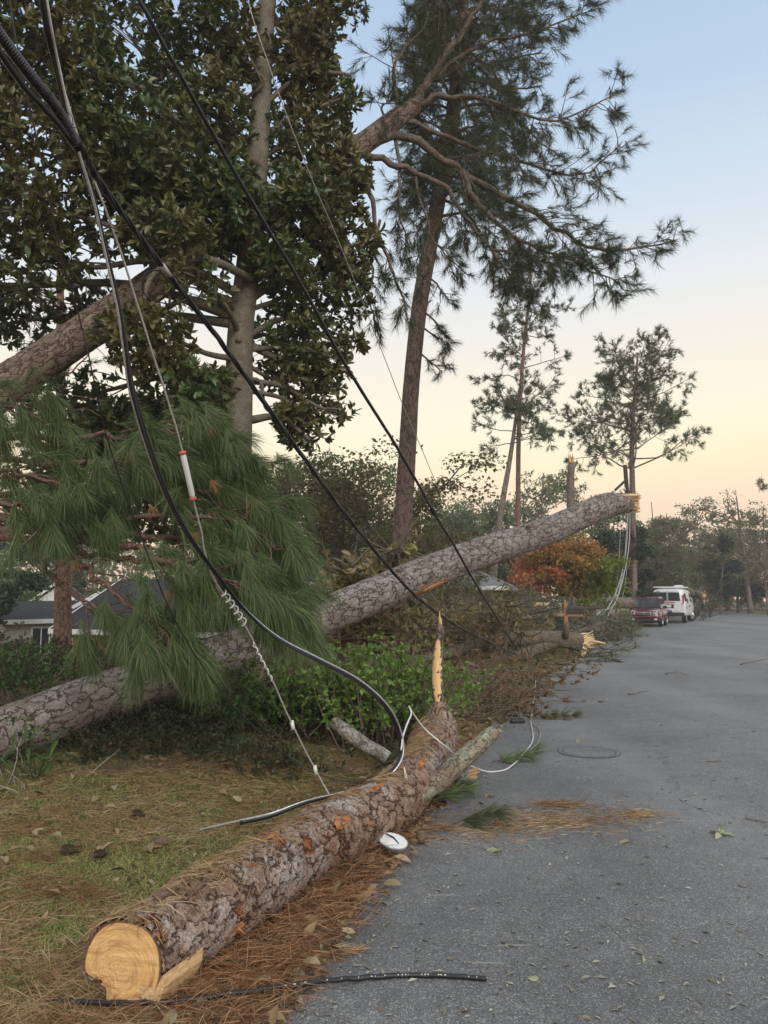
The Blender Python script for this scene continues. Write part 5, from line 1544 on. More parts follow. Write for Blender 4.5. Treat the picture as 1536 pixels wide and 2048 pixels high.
brush("leaf_brush", "heap of dry brown twigs and leaves between log end and road", [(960, 1425, 60, 22, 10.5), (1010, 1392, 60, 18, 12), (1060, 1352, 60, 12, 14.5), (920, 1385, 60, 24, 11.5), (1130, 1335, 50, 8, 17), (1000, 1365, 60, 14, 13.5)], 14, .11, .018, leafmat("dry_brown_leaves", [(0.13, 0.07, 0.035), (0.20, 0.12, 0.06), (0.09, 0.055, 0.03), (0.26, 0.18, 0.10)], trans=.1), wr=.008, dep=.7)
stick("grey_log", "pale grey fallen trunk lying behind the mailbox", [(1130, 1262, 27), (1180, 1256, 27.5), (1205, 1252, 28)], [.2, .2, .19], M_bark_far, cat='log')
stick("distant_log", "dark fallen trunk crossing behind the autumn tree stems", [(1130, 1216, 40), (1190, 1208, 40), (1262, 1205, 41)], [.3, .3, .28], M_bark_far, cat='log')
stick("pale_plank", "pale split piece of wood lying in the brush below the red leaves", [(1062, 1211, 30), (1080, 1209, 30), (1092, 1207, 30)], [.05, .08, .04], M_split, cat='wood')
stick("broken_log", "broken trunk with orange end sticking from the debris pile by the van", [(1375, 1188, 57), (1395, 1188, 56.5), (1406, 1192, 56)], [.28, .28, .25], M_bark_far, cat='log', ends=(7, .4, M_split))


# =================================================================== CABLES AND POLE
M_black = simple("black_rubber", (0.012, 0.012, 0.014), .45, var=.2)
M_black_conduit = simple("black_conduit", (0.018, 0.018, 0.022), .4, var=.2)
M_silver = simple("bare_metal_strand", (0.55, 0.56, 0.57), .38, metal=.85, var=.2, scale=60)
M_greywire = simple("weathered_wire", (0.36, 0.35, 0.33), .55, metal=.3, var=.2, scale=60)
M_pale_plastic = simple("pale_plastic", (0.62, 0.63, 0.60), .4, var=.05)
M_red_ring = simple("red_ring", (0.50, 0.08, 0.06), .5)
M_whitewire = simple("white_wire", (0.62, 0.62, 0.60), .5, var=.08)


def wpath(p, k=8): return spline(np.array([W(*a) for a in p]), k)


def strand(t, name, q, r, mat, n=7):
    if name in ('cable', 'wire', 'strand', 'hanging_wire') and len(q) > 20:      # small kinks, as in a line that has been dragged
        q = q + .0011 * np.stack([np.sin(np.arange(len(q)) * .9 + k) * (rng.random(len(q)) + .3) for k in (0, 2, 4)], 1) * np.linspace(1, 2, len(q))[:, None]
    mb = MB(); tube(mb, q, r, n); return mb.build(name, mat, t)


# thick corrugated conduit with a heavy cable continuing out of it
q = wpath([(-60, -20, 2.45), (0, 70, 2.6), (60, 150, 2.75), (112, 215, 2.9), (150, 285, 3.05)], 40)
t = empty("corrugated_conduit", q[0], "fat black ribbed conduit hanging at the top left corner", "conduit")
s = np.arange(len(q)); Lq = np.linalg.norm(np.diff(q, axis=0), axis=1).sum()
qq = np.stack([np.interp(np.linspace(0, 1, 420), np.linspace(0, 1, len(q)), q[:, i]) for i in range(3)], 1)
mb = MB(); tube(mb, qq, .021 + .0022 * np.sign(np.sin(np.arange(420) * .95)), 14); mb.build('ribbed_tube', M_black_conduit, t)
q2 = wpath([(-60, 20, 2.5), (0, 105, 2.62), (50, 175, 2.75), (110, 240, 2.9), (155, 300, 3.1)], 10); strand(t, 'cable', q2, .013, M_black)
for k in range(4):   # lashing wire loops
    c = W(82 + 22 * k, 175 + 33 * k, 2.8 + .06 * k); a = np.linspace(0, 2 * pi, 18)
    strand(t, 'lashing_wire', c + np.stack([.034 * np.cos(a) + .01 * np.sin(a), .03 * np.sin(a), .028 * np.cos(a + .8)], 1), .0016, M_black, 4)
q = wpath([(120, 225, 2.95), (165, 300, 3.1), (190, 350, 3.3), (258, 445, 3.7), (330, 540, 4.2), (420, 655, 4.8), (500, 765, 5.4), (600, 905, 6.3), (700, 1040, 7.5), (800, 1160, 9.0), (850, 1207, 10), (905, 1246, 11.5), (960, 1275, 13), (1035, 1310, 15)], 10)
t = empty("heavy_black_cable", q[0], "heavy black twisted cable running diagonally from conduit down across the fallen trunk to the limb", "cable")
off = np.arange(len(q)) * .55
_, Nq, Bq = frames(q)
for ph in (0, 2.1, 4.2):
    strand(t, 'strand', q + .009 * (np.cos(off + ph)[:, None] * Nq + np.sin(off + ph)[:, None] * Bq), np.linspace(.0085, .013, len(q)), M_black, 6)
i = int(np.argmin(np.linalg.norm(q - W(330, 545, 4.2), axis=1)))
mb = MB(); tube(mb, q[i - 1:i + 2], [.017, .019, .017], 8); mb.build('splice_clamp', M_silver, t)
a = spline(np.array([W(328, 540, 4.2), W(295, 545, 4.15), W(285, 575, 4.2), (W(300, 598, 4.25)), W(345, 608, 4.35), W(372, 598, 4.45)]), 8); strand(t, 'loose_loop', a, .004, M_black, 5)

q = wpath([(82, -30, 3.0), (98, 60, 3.1), (112, 120, 3.2), (150, 280, 3.4), (188, 400, 3.6), (212, 500, 3.75), (240, 620, 3.9), (252, 700, 4.0), (264, 780, 4.1), (292, 880, 4.25), (330, 985, 4.4), (372, 1065, 4.55), (430, 1145, 4.75), (495, 1225, 4.95), (560, 1280, 5.1), (640, 1322, 5.25), (715, 1362, 5.4), (770, 1410, 5.5), (798, 1462, 5.6), (803, 1510, 5.6), (780, 1548, 5.55), (735, 1572, 5.45), (680, 1588, 5.3), (610, 1606, 5.3), (545, 1630, 5.25), (480, 1645, 5.2)], 8)
t = empty("looped_cable_pair", q[0], "black and silver cable pair sweeping down and looping over the log", "cable")
_, Nq, Bq = frames(q); off = np.linspace(0, 9, len(q))
strand(t, 'black_cable', q, .0105, M_black, 8)
strand(t, 'silver_strand', q + .014 * (np.cos(off)[:, None] * Nq + np.sin(off)[:, None] * Bq), .0062, M_silver, 6)
strand(t, 'thin_black_cable', q + .015 * (np.cos(off + 2.5)[:, None] * Nq + np.sin(off + 2.5)[:, None] * Bq), .006, M_black, 6)
e = np.vstack([q[-14:], [G(420, 1660, .03), G(362, 1672, .02)]]); strand(t, 'grey_tail', spline(e[::3], 4) + [0, 0, .012], .007, M_greywire, 6)

q = wpath([(128, 180, 3.3), (160, 285, 3.4), (215, 430, 3.6), (250, 530, 3.75), (300, 690, 4.0), (340, 815, 4.2), (365, 903, 4.35), (386, 997, 4.5), (402, 1060, 4.6), (412, 1115, 4.7), (432, 1165, 4.8), (452, 1195, 4.9), (485, 1242, 5.0), (520, 1310, 5.15), (545, 1362, 5.25), (585, 1450, 5.4), (630, 1538, 5.5), (660, 1592, 5.5)], 8)
t = empty("insulated_guy_wire", q[0], "pale guy wire with a white insulator tube and red end rings, anchored at the log", "wire")
strand(t, 'wire', q, .0058, M_greywire, 6)
a, b = W(365, 905, 4.34), W(386, 997, 4.48)
mb = MB(); tube(mb, np.array([a, a + (b - a) * .08, a + (b - a) * .92, b]), [.010, .0165, .0165, .010], 10); mb.build('insulator_tube', M_pale_plastic, t)
for c in (a, b):
    mb = MB(); tube(mb, np.array([c - (b - a) * .02, c + (b - a) * .02]), [.020, .020], 10); mb.build('end_ring', M_red_ring, t)
g0, g1 = W(446, 1183, 4.85), W(490, 1248, 5.02)
ph = np.linspace(0, 11 * pi, 120); dv = nrm(g1 - g0); n1 = nrm(np.cross(dv, [0, 1, 0])); n2 = np.cross(dv, n1)
strand(t, 'spiral_grip', g0 + (g1 - g0) * np.linspace(0, 1, 120)[:, None] + .021 * (np.cos(ph)[:, None] * n1 + np.sin(ph)[:, None] * n2), .0045, M_whitewire, 5)
g0, g1 = W(505, 1285, 5.07), W(545, 1362, 5.25); dv = nrm(g1 - g0); n1 = nrm(np.cross(dv, [0, 1, 0])); n2 = np.cross(dv, n1)
strand(t, 'grip_tail', g0 + (g1 - g0) * np.linspace(0, 1, 120)[:, None] + .008 * (np.cos(ph)[:, None] * n1 + np.sin(ph)[:, None] * n2), .0042, M_whitewire, 5)
for (x_, y_, d_) in ((585, 1450, 5.4), (631, 1540, 5.5)):
    c = W(x_, y_, d_); mb = MB(); tube(mb, np.array([c - [.006, 0, -.03], c + [.006, 0, -.03]]), [.013, .013], 8); mb.build('clamp', M_pale_plastic, t)

q = wpath([(15, -30, 3.2), (40, 120, 3.3), (85, 330, 3.5), (120, 500, 3.7), (160, 640, 3.9), (185, 745, 4.0), (210, 860, 4.2), (255, 1000, 4.4), (300, 1120, 4.7), (350, 1240, 5.0), (430, 1368, 5.4), (520, 1465, 5.6), (600, 1530, 5.7), (660, 1556, 5.75), (715, 1567, 5.8)], 8)
t = empty("thin_dark_wire", q[0], "thin dark wire hanging at far left, down through the boughs to the log", "wire"); strand(t, 'wire', q, .0042, M_black, 5)
q = wpath([(262, -30, 3.4), (300, 40, 3.5), (400, 222, 3.9), (500, 398, 4.5), (600, 565, 5.2), (690, 728, 6.0), (800, 905, 7.5), (868, 1025, 9), (905, 1085, 10), (940, 1148, 11), (985, 1222, 13), (1035, 1300, 16)], 10)
t = empty("diagonal_black_line", q[0], "single black line slanting from the top left down to the forked limb", "cable"); strand(t, 'cable', q, np.linspace(.0105, .019, len(q)), M_black, 7)
i = int(np.argmin(np.linalg.norm(q - W(872, 1035, 9.1), axis=1))); mb = MB(); tube(mb, q[i - 2:i + 1], [.02, .034, .02], 8); mb.build('splice', M_black, t)
q = wpath([(490, -20, 5.5), (520, 80, 5.6), (600, 300, 6), (680, 490, 6.6), (740, 640, 7.2), (800, 795, 8), (880, 985, 9.5), (925, 1095, 11), (960, 1185, 13), (980, 1240, 15)], 8)
t = empty("fine_grey_line", q[0], "very fine grey line slanting past the magnolia and tall pine", "wire"); strand(t, 'wire', q, .0042, M_greywire, 5)
# white telephone wire over the log and along the road edge
q = np.vstack([[W(802, 1500, 5.55)], [W(808, 1465, 5.65)], [W(822, 1428, 5.9)], [W(818, 1413, 6.0)], [W(825, 1425, 6.3)], [W(850, 1458, 6.45)], [W(890, 1492, 6.5)], [W(930, 1525, 6.9)], [G(975, 1543, .02)], [G(1015, 1537, .02)], [G(1045, 1510, .02)], [G(1066, 1478, .02)], [G(1062, 1445, .02)], [G(1066, 1410, .02)], [G(1070, 1380, .02)], [G(1072, 1345, .02)]])
q = spline(q, 8); t = empty("white_phone_wire", q[0], "white phone wire curving over the log and lying along the road edge", "wire"); strand(t, 'wire', q, .0065, M_whitewire, 6)
q = spline(np.array([G(1064, 1445, .02), G(1080, 1462, .02), (G(1072, 1490, .02)), G(1035, 1515, .02)]), 8); strand(t, 'slack_loop', q, .006, M_greywire, 6)
# cut black cable end in the foreground, scuffed white
q = spline(np.array([G(95, 2000, .03), G(150, 2004, .045), G(225, 2006, .06), G(330, 2004, .07), G(480, 1985, .075), G(640, 1963, .04), G(720, 1956, .02), G(800, 1951, .014), G(880, 1951, .014), G(972, 1957, .014)]), 12)
t = empty("scuffed_cable_end", q[0], "scuffed black cable end lying under the sawn log face and out on the asphalt", "cable"); strand(t, 'cable', q, .0105, M_black, 9)
mb = MB(); _, Nq, Bq = frames(q)
for i in range(46, len(q) - 3):
    if rng.random() < .42:
        c = (q[i] + q[i + 1]) / 2; dd = q[i + 1] - q[i]; v = nrm(np.array([rng.normal() * .2, -.7, .7]))
        tube(mb, np.array([c - dd * .3 * rng.random() + v * .0085, c + dd * .3 * rng.random() + v * .0085 + dd * .05]), [.0036, .003], 5)
mb.build('paint_scuff', M_whitewire, t)

# snapped utility pole with its hanging wires, beyond the broken trunk
M_creo = barkmat("pole_wood", (0.05, 0.038, 0.03), (0.09, 0.07, 0.055), (0.03, 0.02, 0.02), (20, 20, 2), bump=.4, dist=.01)
pb = W(1262, 1195, 46); pb[2] = 0
t = empty("utility_pole", pb, "dark leaning utility pole with hanging wires behind the broken trunk end", "utility pole")
mb = MB(); pq = np.array([[W(1264, 1195, 46)[0], 46, -.2], W(1261, 1100, 45.9), W(1256, 1010, 45.8), W(1250, 930, 45.7)]); tube(mb, spline(pq, 6), np.linspace(.16, .12, 19), 10); mb.build('pole', M_creo, t)
mb = MB(); tube(mb, np.array([W(1222, 988, 45.6), W(1252, 960, 45.6)]), [.08, .08], 6); mb.build('crossarm', M_creo, t)
mb = MB(); tube(mb, np.array([W(1262, 1060, 45.7), W(1272, 1085, 45.6)]), [.12, .10], 6); mb.build('broken_brace', M_creo, t)
for (a, b) in ((1228, 984), (1241, 981), (1249, 978)):
    mb = MB(); c = W(a, b, 45.5); tube(mb, np.array([c - [0, 0, .12], c, c + [0, 0, .12]]), [.04, .075, .04], 8); mb.build('insulator', M_pale_plastic, t)
HW = [[(1257, 1010, 45.5), (1252, 1100, 39), (1232, 1185, 31), (1195, 1240, 30), (1160, 1268, 29.5)], [(1260, 1015, 45.5), (1258, 1090, 39), (1240, 1180, 31), (1214, 1235, 30), (1204, 1272, 29.5)], [(1256, 1012, 45.5), (1250, 1110, 39), (1236, 1190, 31), (1222, 1215, 30.5), (1200, 1224, 30), (1185, 1245, 30)],
      [(1242, 1025, 45.5), (1238, 1120, 40), (1230, 1200, 39), (1222, 1265, 31)], [(1258, 1080, 45.5), (1250, 1170, 40), (1236, 1225, 39), (1228, 1268, 31)]]
for i, h in enumerate(HW):
    q = wpath(h, 6); strand(t, 'hanging_wire', q, .024 if i < 3 else .014, M_greywire, 5)

# =================================================================== VEHICLES
M_tyre = simple("tyre_rubber", (0.02, 0.02, 0.02), .85)
M_rim = simple("rim_metal", (0.45, 0.46, 0.47), .35, metal=.9)
M_chrome = simple("chrome", (0.75, 0.75, 0.76), .2, metal=.9, var=.05)
M_maroon = simple("maroon_paint", (0.095, 0.012, 0.018), .28, var=.08, coat=.8)
M_vanwhite = simple("van_white_paint", (0.78, 0.79, 0.80), .35, var=.03, coat=.4)
M_trim = simple("black_trim", (0.025, 0.025, 0.027), .6)
M_carglass = simple("tinted_glass", (0.035, 0.05, 0.055), .08, var=.1, spec=.9)
M_lens = simple("clear_lens", (0.80, 0.80, 0.78), .15, var=.05)
M_redlens = simple("red_lens", (0.45, 0.02, 0.03), .2)
M_plate = simple("plate_white", (0.7, 0.71, 0.72), .5)
M_blue = simple("blue_sticker", (0.06, 0.08, 0.22), .5)


def ring(hw, hwt, z0, z1, zb):
    r = min(.14, (z1 - zb) * .5)
    h = [(hw * .86, z0), (hw * .97, z0 + .07), (hw, z0 + .2), (hw, zb), (hwt + (hw - hwt) * .12, z1 - r), (hwt - .05, z1 - r * .3), (hwt - .2, z1)]
    return h + [(-a, b) for a, b in reversed(h)]


def loft(st):
    mb = MB(); n = 14
    V = []
    for (x_, *a) in st:
        V += [(x_, y_, z_) for y_, z_ in ring(*a)]
    k = len(st); i = np.arange(k - 1)[:, None] * n; j = np.arange(n)[None]; j2 = (j + 1) % n
    q = np.stack([i + j, i + n + j, i + n + j2, i + j2], -1).reshape(-1, 4)
    V += [np.mean(V[:n], 0), np.mean(V[(k - 1) * n:k * n], 0)]
    jj = np.arange(n)
    tr = np.vstack([np.stack([np.full(n, k * n), jj, (jj + 1) % n], 1), np.stack([np.full(n, k * n + 1), (k - 1) * n + (jj + 1) % n, (k - 1) * n + jj], 1)])
    mb.add(np.array(V), q, tr)
    return mb


def pane(name, pts, mat, parent, th=.012):
    """thin glass slab from 4 corners (outward normal by right-hand order)"""
    p = np.array(pts, float); n_ = nrm(np.cross(p[1] - p[0], p[3] - p[0]))
    mb = MB(); mb.add(np.vstack([p + n_ * th, p - n_ * .03]), [(0, 1, 2, 3), (7, 6, 5, 4), (0, 4, 5, 1), (1, 5, 6, 2), (2, 6, 7, 3), (3, 7, 4, 0)])
    return mb.build(name, mat, parent, shade=False)


def wheel(parent, x_, y_, r, wd, steer=0):
    mb = MB(); pr = [(-wd / 2, r * .62), (-wd / 2, r * .93), (-wd * .36, r), (wd * .36, r), (wd / 2, r * .93), (wd / 2, r * .62)]
    n = 28; a = np.arange(n) * 2 * pi / n
    V = np.concatenate([np.stack([rr * np.cos(a), np.full(n, yy), rr * np.sin(a)], 1) for yy, rr in pr])
    k = len(pr); i = np.arange(k - 1)[:, None] * n; j = np.arange(n)[None]; j2 = (j + 1) % n
    mb.add(V, np.concatenate([np.stack([i + j, i + j2, i + n + j2, i + n + j], -1).reshape(-1, 4), np.stack([(k - 1) * n + j, (k - 1) * n + j2, j2, j], -1).reshape(-1, 4)]))
    w_ = empty('wheel', (x_, y_, r), local=True, rz=steer); w_.parent = parent
    mb.build('tyre', M_tyre, w_)
    mb = MB(); sg = 1 if y_ > 0 else -1
    tube(mb, np.array([[0, -wd * .36, 0], [0, wd * .36, 0]]), [r * .63, r * .63], 20)
    for q in range(5):
        b = q * 2 * pi / 5; tube(mb, np.array([[r * .1 * cos(b), sg * wd * .4, r * .1 * sin(b)], [r * .6 * cos(b), sg * wd * .4, r * .6 * sin(b)]]), [r * .1, r * .1], 5)
    mb.build('rim', M_rim, w_, sharp=40)
    return w_


hd = nrm(np.array([-.42, -.907, 0])); p = G(1289, 1254)
car = empty("parked_car", (p[0] - hd[0] * 2.2, p[1] - hd[1] * 2.2, .006), "dark maroon compact wagon parked at the kerb with its chrome grille facing the street", "car", rz=math.atan2(hd[1], hd[0]), local=True)
loft([(-2.22, .70, .66, .45, .92, .7), (-2.15, .84, .78, .34, 1.02, .75), (-1.7, .885, .80, .26, 1.04, .78), (0, .89, .80, .24, 1.03, .78), (1.0, .89, .80, .24, 1.01, .76), (1.35, .885, .80, .25, .98, .74), (1.85, .86, .76, .27, .91, .7), (2.12, .80, .68, .30, .84, .66), (2.22, .70, .58, .36, .76, .6)]).build('body', M_maroon, car, sharp=50)
mb = MB(); n = 4
def cab(x0, x1, hw, z): return [(x0, -hw, z), (x1, -hw, z), (x1, hw, z), (x0, hw, z)]
L_ = [cab(-2.12, 1.12, .79, .99), cab(-2.0, .72, .735, 1.3), cab(-1.86, .36, .66, 1.56), cab(-1.7, .18, .60, 1.635)]
V = np.array(sum(L_, [])); q = []
for k in range(3):
    for j in range(4): q.append((k * 4 + j, k * 4 + (j + 1) % 4, k * 4 + 4 + (j + 1) % 4, k * 4 + 4 + j))
q.append((12, 13, 14, 15)); mb.add(V, q); cb = mb.build('cabin', M_maroon, car, shade=False)
pane('windshield', [(1.06, -.70, 1.04), (1.06, .70, 1.04), (.40, .585, 1.535), (.40, -.585, 1.535)], M_carglass, car, .02)
for s in (1, -1):
    f = [(-1.9, s * .772, 1.06), (.72, s * .772, 1.06), (.30, s * .675, 1.5), (-1.78, s * .675, 1.5)]
    pane('side_window', f[::-1] if s > 0 else f, M_carglass, car, .015)
    hl = loft([(1.98, .01, .005, -.02, .03, .0), (2.16, .13, .10, -.075, .075, .0), (2.235, .10, .07, -.05, .06, .0)]); o = hl.build('headlight', M_lens, car); o.location = (0, s * .58, .735)
    bbox('fog_lamp', (.06, .15, .1), (2.22, s * .60, .42), M_lens, car, .02)
    mr = bbox('mirror', (.12, .22, .15), (.82, s * .98, 1.06), M_trim, car, .04)
    bbox('roof_rail', (1.6, .04, .04), (-.75, s * .56, 1.66), M_trim, car, .012)
gr = bbox('grille', (.06, .72, .15), (2.235, 0, .72), M_chrome, car, .02)
for z_ in (-.042, 0, .042): bbox('grille_slot', (.02, .62, .026), (.028, 0, z_), M_trim, gr, .004)
bbox('grille_badge', (.02, .1, .06), (.04, 0, 0), M_chrome, gr, .012)
bbox('lower_intake', (.06, 1.0, .12), (2.23, 0, .36), M_trim, car, .02)
bbox('bumper', (.18, 1.45, .11), (2.2, 0, .52), M_maroon, car, .04)
bbox('sump_guard', (.5, 1.3, .12), (1.9, 0, .27), M_trim, car, .03)
for s in (1, -1):
    wheel(car, 1.35, s * .78, .335, .22); wheel(car, -1.3, s * .78, .335, .22)

hd = nrm(np.array([.465, .885, 0])); p = G(1337, 1246)
van = empty("parked_van", (p[0] + hd[0] * 2.8, p[1] + hd[1] * 2.8, .006), "white cargo van seen from behind with roof rack and red tail lamps", "van", rz=math.atan2(hd[1], hd[0]), local=True)
loft([(-2.80, .97, .80, .52, 2.05, 1.15), (-2.74, 1.0, .84, .46, 2.10, 1.2), (-2.0, 1.01, .86, .40, 2.13, 1.2), (0, 1.01, .86, .40, 2.13, 1.2), (1.05, 1.01, .86, .40, 2.11, 1.2), (1.3, 1.01, .84, .40, 2.0, 1.2), (1.95, 1.0, .84, .42, 1.42, 1.15), (2.35, .98, .82, .44, 1.22, 1.0), (2.72, .90, .76, .5, 1.08, .9), (2.80, .82, .7, .55, .98, .8)]).build('body', M_vanwhite, van, sharp=45)
for s in (1, -1):
    d_ = pane('rear_window', [(-2.80, s * .05 if s > 0 else -.76, 1.38), (-2.80, .82 if s > 0 else -.05, 1.38), (-2.80, .74 if s > 0 else -.05, 1.92), (-2.80, .05 if s > 0 else -.70, 1.92)][::-1], M_carglass, van, .02)
    bbox('tail_lamp', (.08, .09, .52), (-2.78, s * .93, 1.5), M_redlens, van, .02)
    f = [(.35, s * .985, 1.32), (1.35, s * .985, 1.32), (1.05, s * .90, 1.85), (.35, s * .90, 1.85)]
    pane('front_side_window', f[::-1] if s > 0 else f, M_carglass, van, .02)
    f = [(-2.4, s * .985, 1.36), (-1.5, s * .985, 1.36), (-1.5, s * .905, 1.85), (-2.3, s * .905, 1.85)]
    pane('rear_side_window', f[::-1] if s > 0 else f, M_carglass, van, .02)
    bbox('door_mirror', (.14, .24, .28), (1.35, s * 1.16, 1.42), M_trim, van, .04)
    bbox('hinge', (.03, .05, .12), (-2.815, s * .9, 1.2), M_trim, van, .01)
pane('windshield', [(1.93, -.80, 1.42), (1.93, .80, 1.42), (1.33, .74, 1.97), (1.33, -.74, 1.97)], M_carglass, van, .03)
bbox('door_seam', (.02, .02, 1.5), (-2.808, 0, 1.25), M_trim, van, .004)
bbox('plate_recess', (.04, .62, .24), (-2.81, -.05, 1.05), M_trim, van, .02); bbox('licence_plate', (.02, .32, .16), (-2.835, -.05, 1.05), M_plate, van, .008)
bbox('rear_bumper', (.24, 1.98, .2), (-2.92, 0, .56), M_trim, van, .04); bbox('bumper_cap', (.20, 1.2, .14), (-2.93, .3, .74), M_chrome, van, .03)
bbox('red_decal', (.01, .7, .05), (-2.825, -.1, 1.28), M_redlens, van, 0); bbox('side_decal', (.5, .012, .32), (-1.2, -1.012, 1.6 - .22), M_blue, van, 0)
bbox('side_stripe', (.7, .012, .12), (-.3, -1.014, 1.05), M_redlens, van, 0)
rk = bbox('roof_rack', (3.2, .05, .05), (-1.0, .78, 2.25), M_vanwhite, van, .012); bbox('rail', (3.2, .05, .05), (0, -1.56, 0), M_vanwhite, rk, .012)
for x_ in (-1.55, -.5, .5, 1.55): bbox('crossbar', (.08, 1.75, .07), (x_, -.78, .0), M_vanwhite, rk, .012)
bbox('roof_unit', (.9, .5, .22), (.2, -.35, 2.30), M_vanwhite, van, .06)
bbox('fuel_door', (.2, .012, .2), (-2.0, -1.014, 1.0), M_trim, van, .004)
for s in (1, -1):
    wheel(van, -1.85, s * .86, .38, .25); wheel(van, 1.65, s * .88, .38, .25, steer=-.5)

# =================================================================== MAILBOX
M_post = woodmat("post_wood", (0.26, 0.14, 0.075), (0.38, 0.22, 0.12), (25, 25, 3))
p = W(1131, 1195, 22.5); p[2] = 0
t = empty("mailbox", p, "black mailbox on a brown wooden cross post beside the fallen limb", "mailbox", local=True, rz=radians(-12))
bbox('post', (.10, .10, 1.55), (0, 0, .70), M_post, t, .012)
bbox('arm', (.72, .09, .10), (.12, -.005, 1.10), M_post, t, .012)
mb = MB(); a = np.linspace(0, pi, 12); prof = [(-.095, 0), (.095, 0)] + [(.095 * cos(x_), .11 + .095 * sin(x_)) for x_ in a]
n = len(prof); V = np.array([(x_, y_, z_) for x_ in (.04, .50) for y_, z_ in prof] + [(.04, 0, .1), (.50, 0, .1)]); j = np.arange(n); j2 = (j + 1) % n
mb.add(V + [0, -.02, 1.155], np.stack([j, j2, n + j2, n + j], 1), np.vstack([np.stack([np.full(n, 2 * n), j2, j], 1), np.stack([np.full(n, 2 * n + 1), n + j, n + j2], 1)]))
mbx = mb.build('box', M_trim, t, sharp=40)
bbox('flag', (.14, .012, .05), (.36, -.13, 1.30), M_maroon, t, .004)

# =================================================================== MANHOLE, LITTER, CONES, TWIGS
M_iron = simple("worn_iron", (0.10, 0.10, 0.102), .6, scale=40, var=.3, bump=.3)
M_ring = simple("seam_tar", (0.075, 0.075, 0.075), .8)
p = G(1178, 1505); t = empty("manhole_cover", (p[0], p[1], .004), "round manhole cover set flush in the asphalt", "manhole", local=True)
def disc(r0, r1, z, n=48):
    mb = MB(); a = np.arange(n) * 2 * pi / n; c = np.stack([np.cos(a), np.sin(a), 0 * a], 1)
    mb.add(np.vstack([c * r0 + [0, 0, z], c * r1 + [0, 0, z]]), np.stack([np.arange(n), n + np.arange(n), n + (np.arange(n) + 1) % n, (np.arange(n) + 1) % n], 1)); return mb
disc(.001, .262, .006).build('lid', M_asphalt, t); disc(.262, .275, .0045).build('seam', M_ring, t); disc(.275, .31, .006).build('frame', M_asphalt, t); disc(.31, .32, .0045).build('outer_seam', M_ring, t)

# white oval lid of a street lamp
M_dish = simple("white_enamel", (0.68, 0.70, 0.70), .35, var=.05)
p = G(786, 1716); t = empty("lamp_cover", (p[0], p[1], .10), "white oval lamp cover lying on pine straw at the road edge", "lamp cover", local=True, rz=radians(-28)); t.rotation_euler = (radians(24), radians(10), radians(-28))
def dish(ra, rb, zs, n=36):
    mb = MB(); a = np.arange(n) * 2 * pi / n; V = []
    for f, z_ in zs: V.append(np.stack([ra * f * np.cos(a), rb * f * np.sin(a), 0 * a + z_], 1))
    k = len(zs); i = np.arange(k - 1)[:, None] * n; j = np.arange(n)[None]; j2 = (j + 1) % n
    mb.add(np.concatenate(V), np.stack([i + j, i + j2, i + n + j2, i + n + j], -1).reshape(-1, 4)); return mb
dish(.098, .062, [(.5, -.045), (.85, -.035), (1.0, -.005), (1.02, .004), (.96, .006)]).build('shell', simple("grey_shell", (0.30, 0.31, 0.31), .5), t)
dish(.095, .060, [(1.0, .004), (.93, .009), (.8, .004), (.4, .012), (.01, .016)]).build('white_face', M_dish, t)
mb = MB(); tube(mb, np.array([[-.06, .02, .018], [0, .01, .02], [.05, -.015, .016]]), [.004, .005, .003], 6); mb.build('gasket', M_black, t)
p = G(1035, 1447); t = empty("black_plastic_piece", (p[0], p[1], .03), "small black plastic box lying on the road beyond the mossy limb", "debris", local=True, rz=.2)
bbox('case', (.19, .08, .05), (0, 0, 0), M_black, t, .012); bbox('lid', (.15, .06, .014), (0, 0, .03), M_trim, t, .004)
p = G(245, 1610, .05); t = empty("green_scrap", p, "pale green torn scrap lying on the straw left of the log", "debris")
mb = MB(); a = np.array([[-.09, 0, .03], [-.05, .0, .05], [.0, 0, .045], [.05, 0, .02], [.075, 0, -.01]]); V = np.vstack([a + p + [0, -.0, 0], a + p + [.02, -.10, -.035]]); mb.add(V, [(i, i + 1, i + 6, i + 5) for i in range(4)]); mb.build('sheet', simple("pale_green", (0.20, 0.36, 0.20), .6), t, shade=False)
p = G(232, 1745, .03); t = empty("white_scrap", p, "crumpled white scrap on the grass left of the log", "litter")
mb = MB(); leaves(mb, np.repeat(p[None], 5, 0), rng.normal(size=(5, 3)) + [0, 0, .5], rng.normal(size=(5, 3)), .035, .8, .3, .3); mb.build('paper', M_plate, t, shade=False)
p = G(568, 1517, .03); t = empty("white_scrap", p, "white scrap in the straw between guy wire and bushes", "litter")
mb = MB(); leaves(mb, np.repeat(p[None], 4, 0), rng.normal(size=(4, 3)) + [0, 0, .5], rng.normal(size=(4, 3)), .05, .8, .3, .3); mb.build('paper', M_plate, t, shade=False)

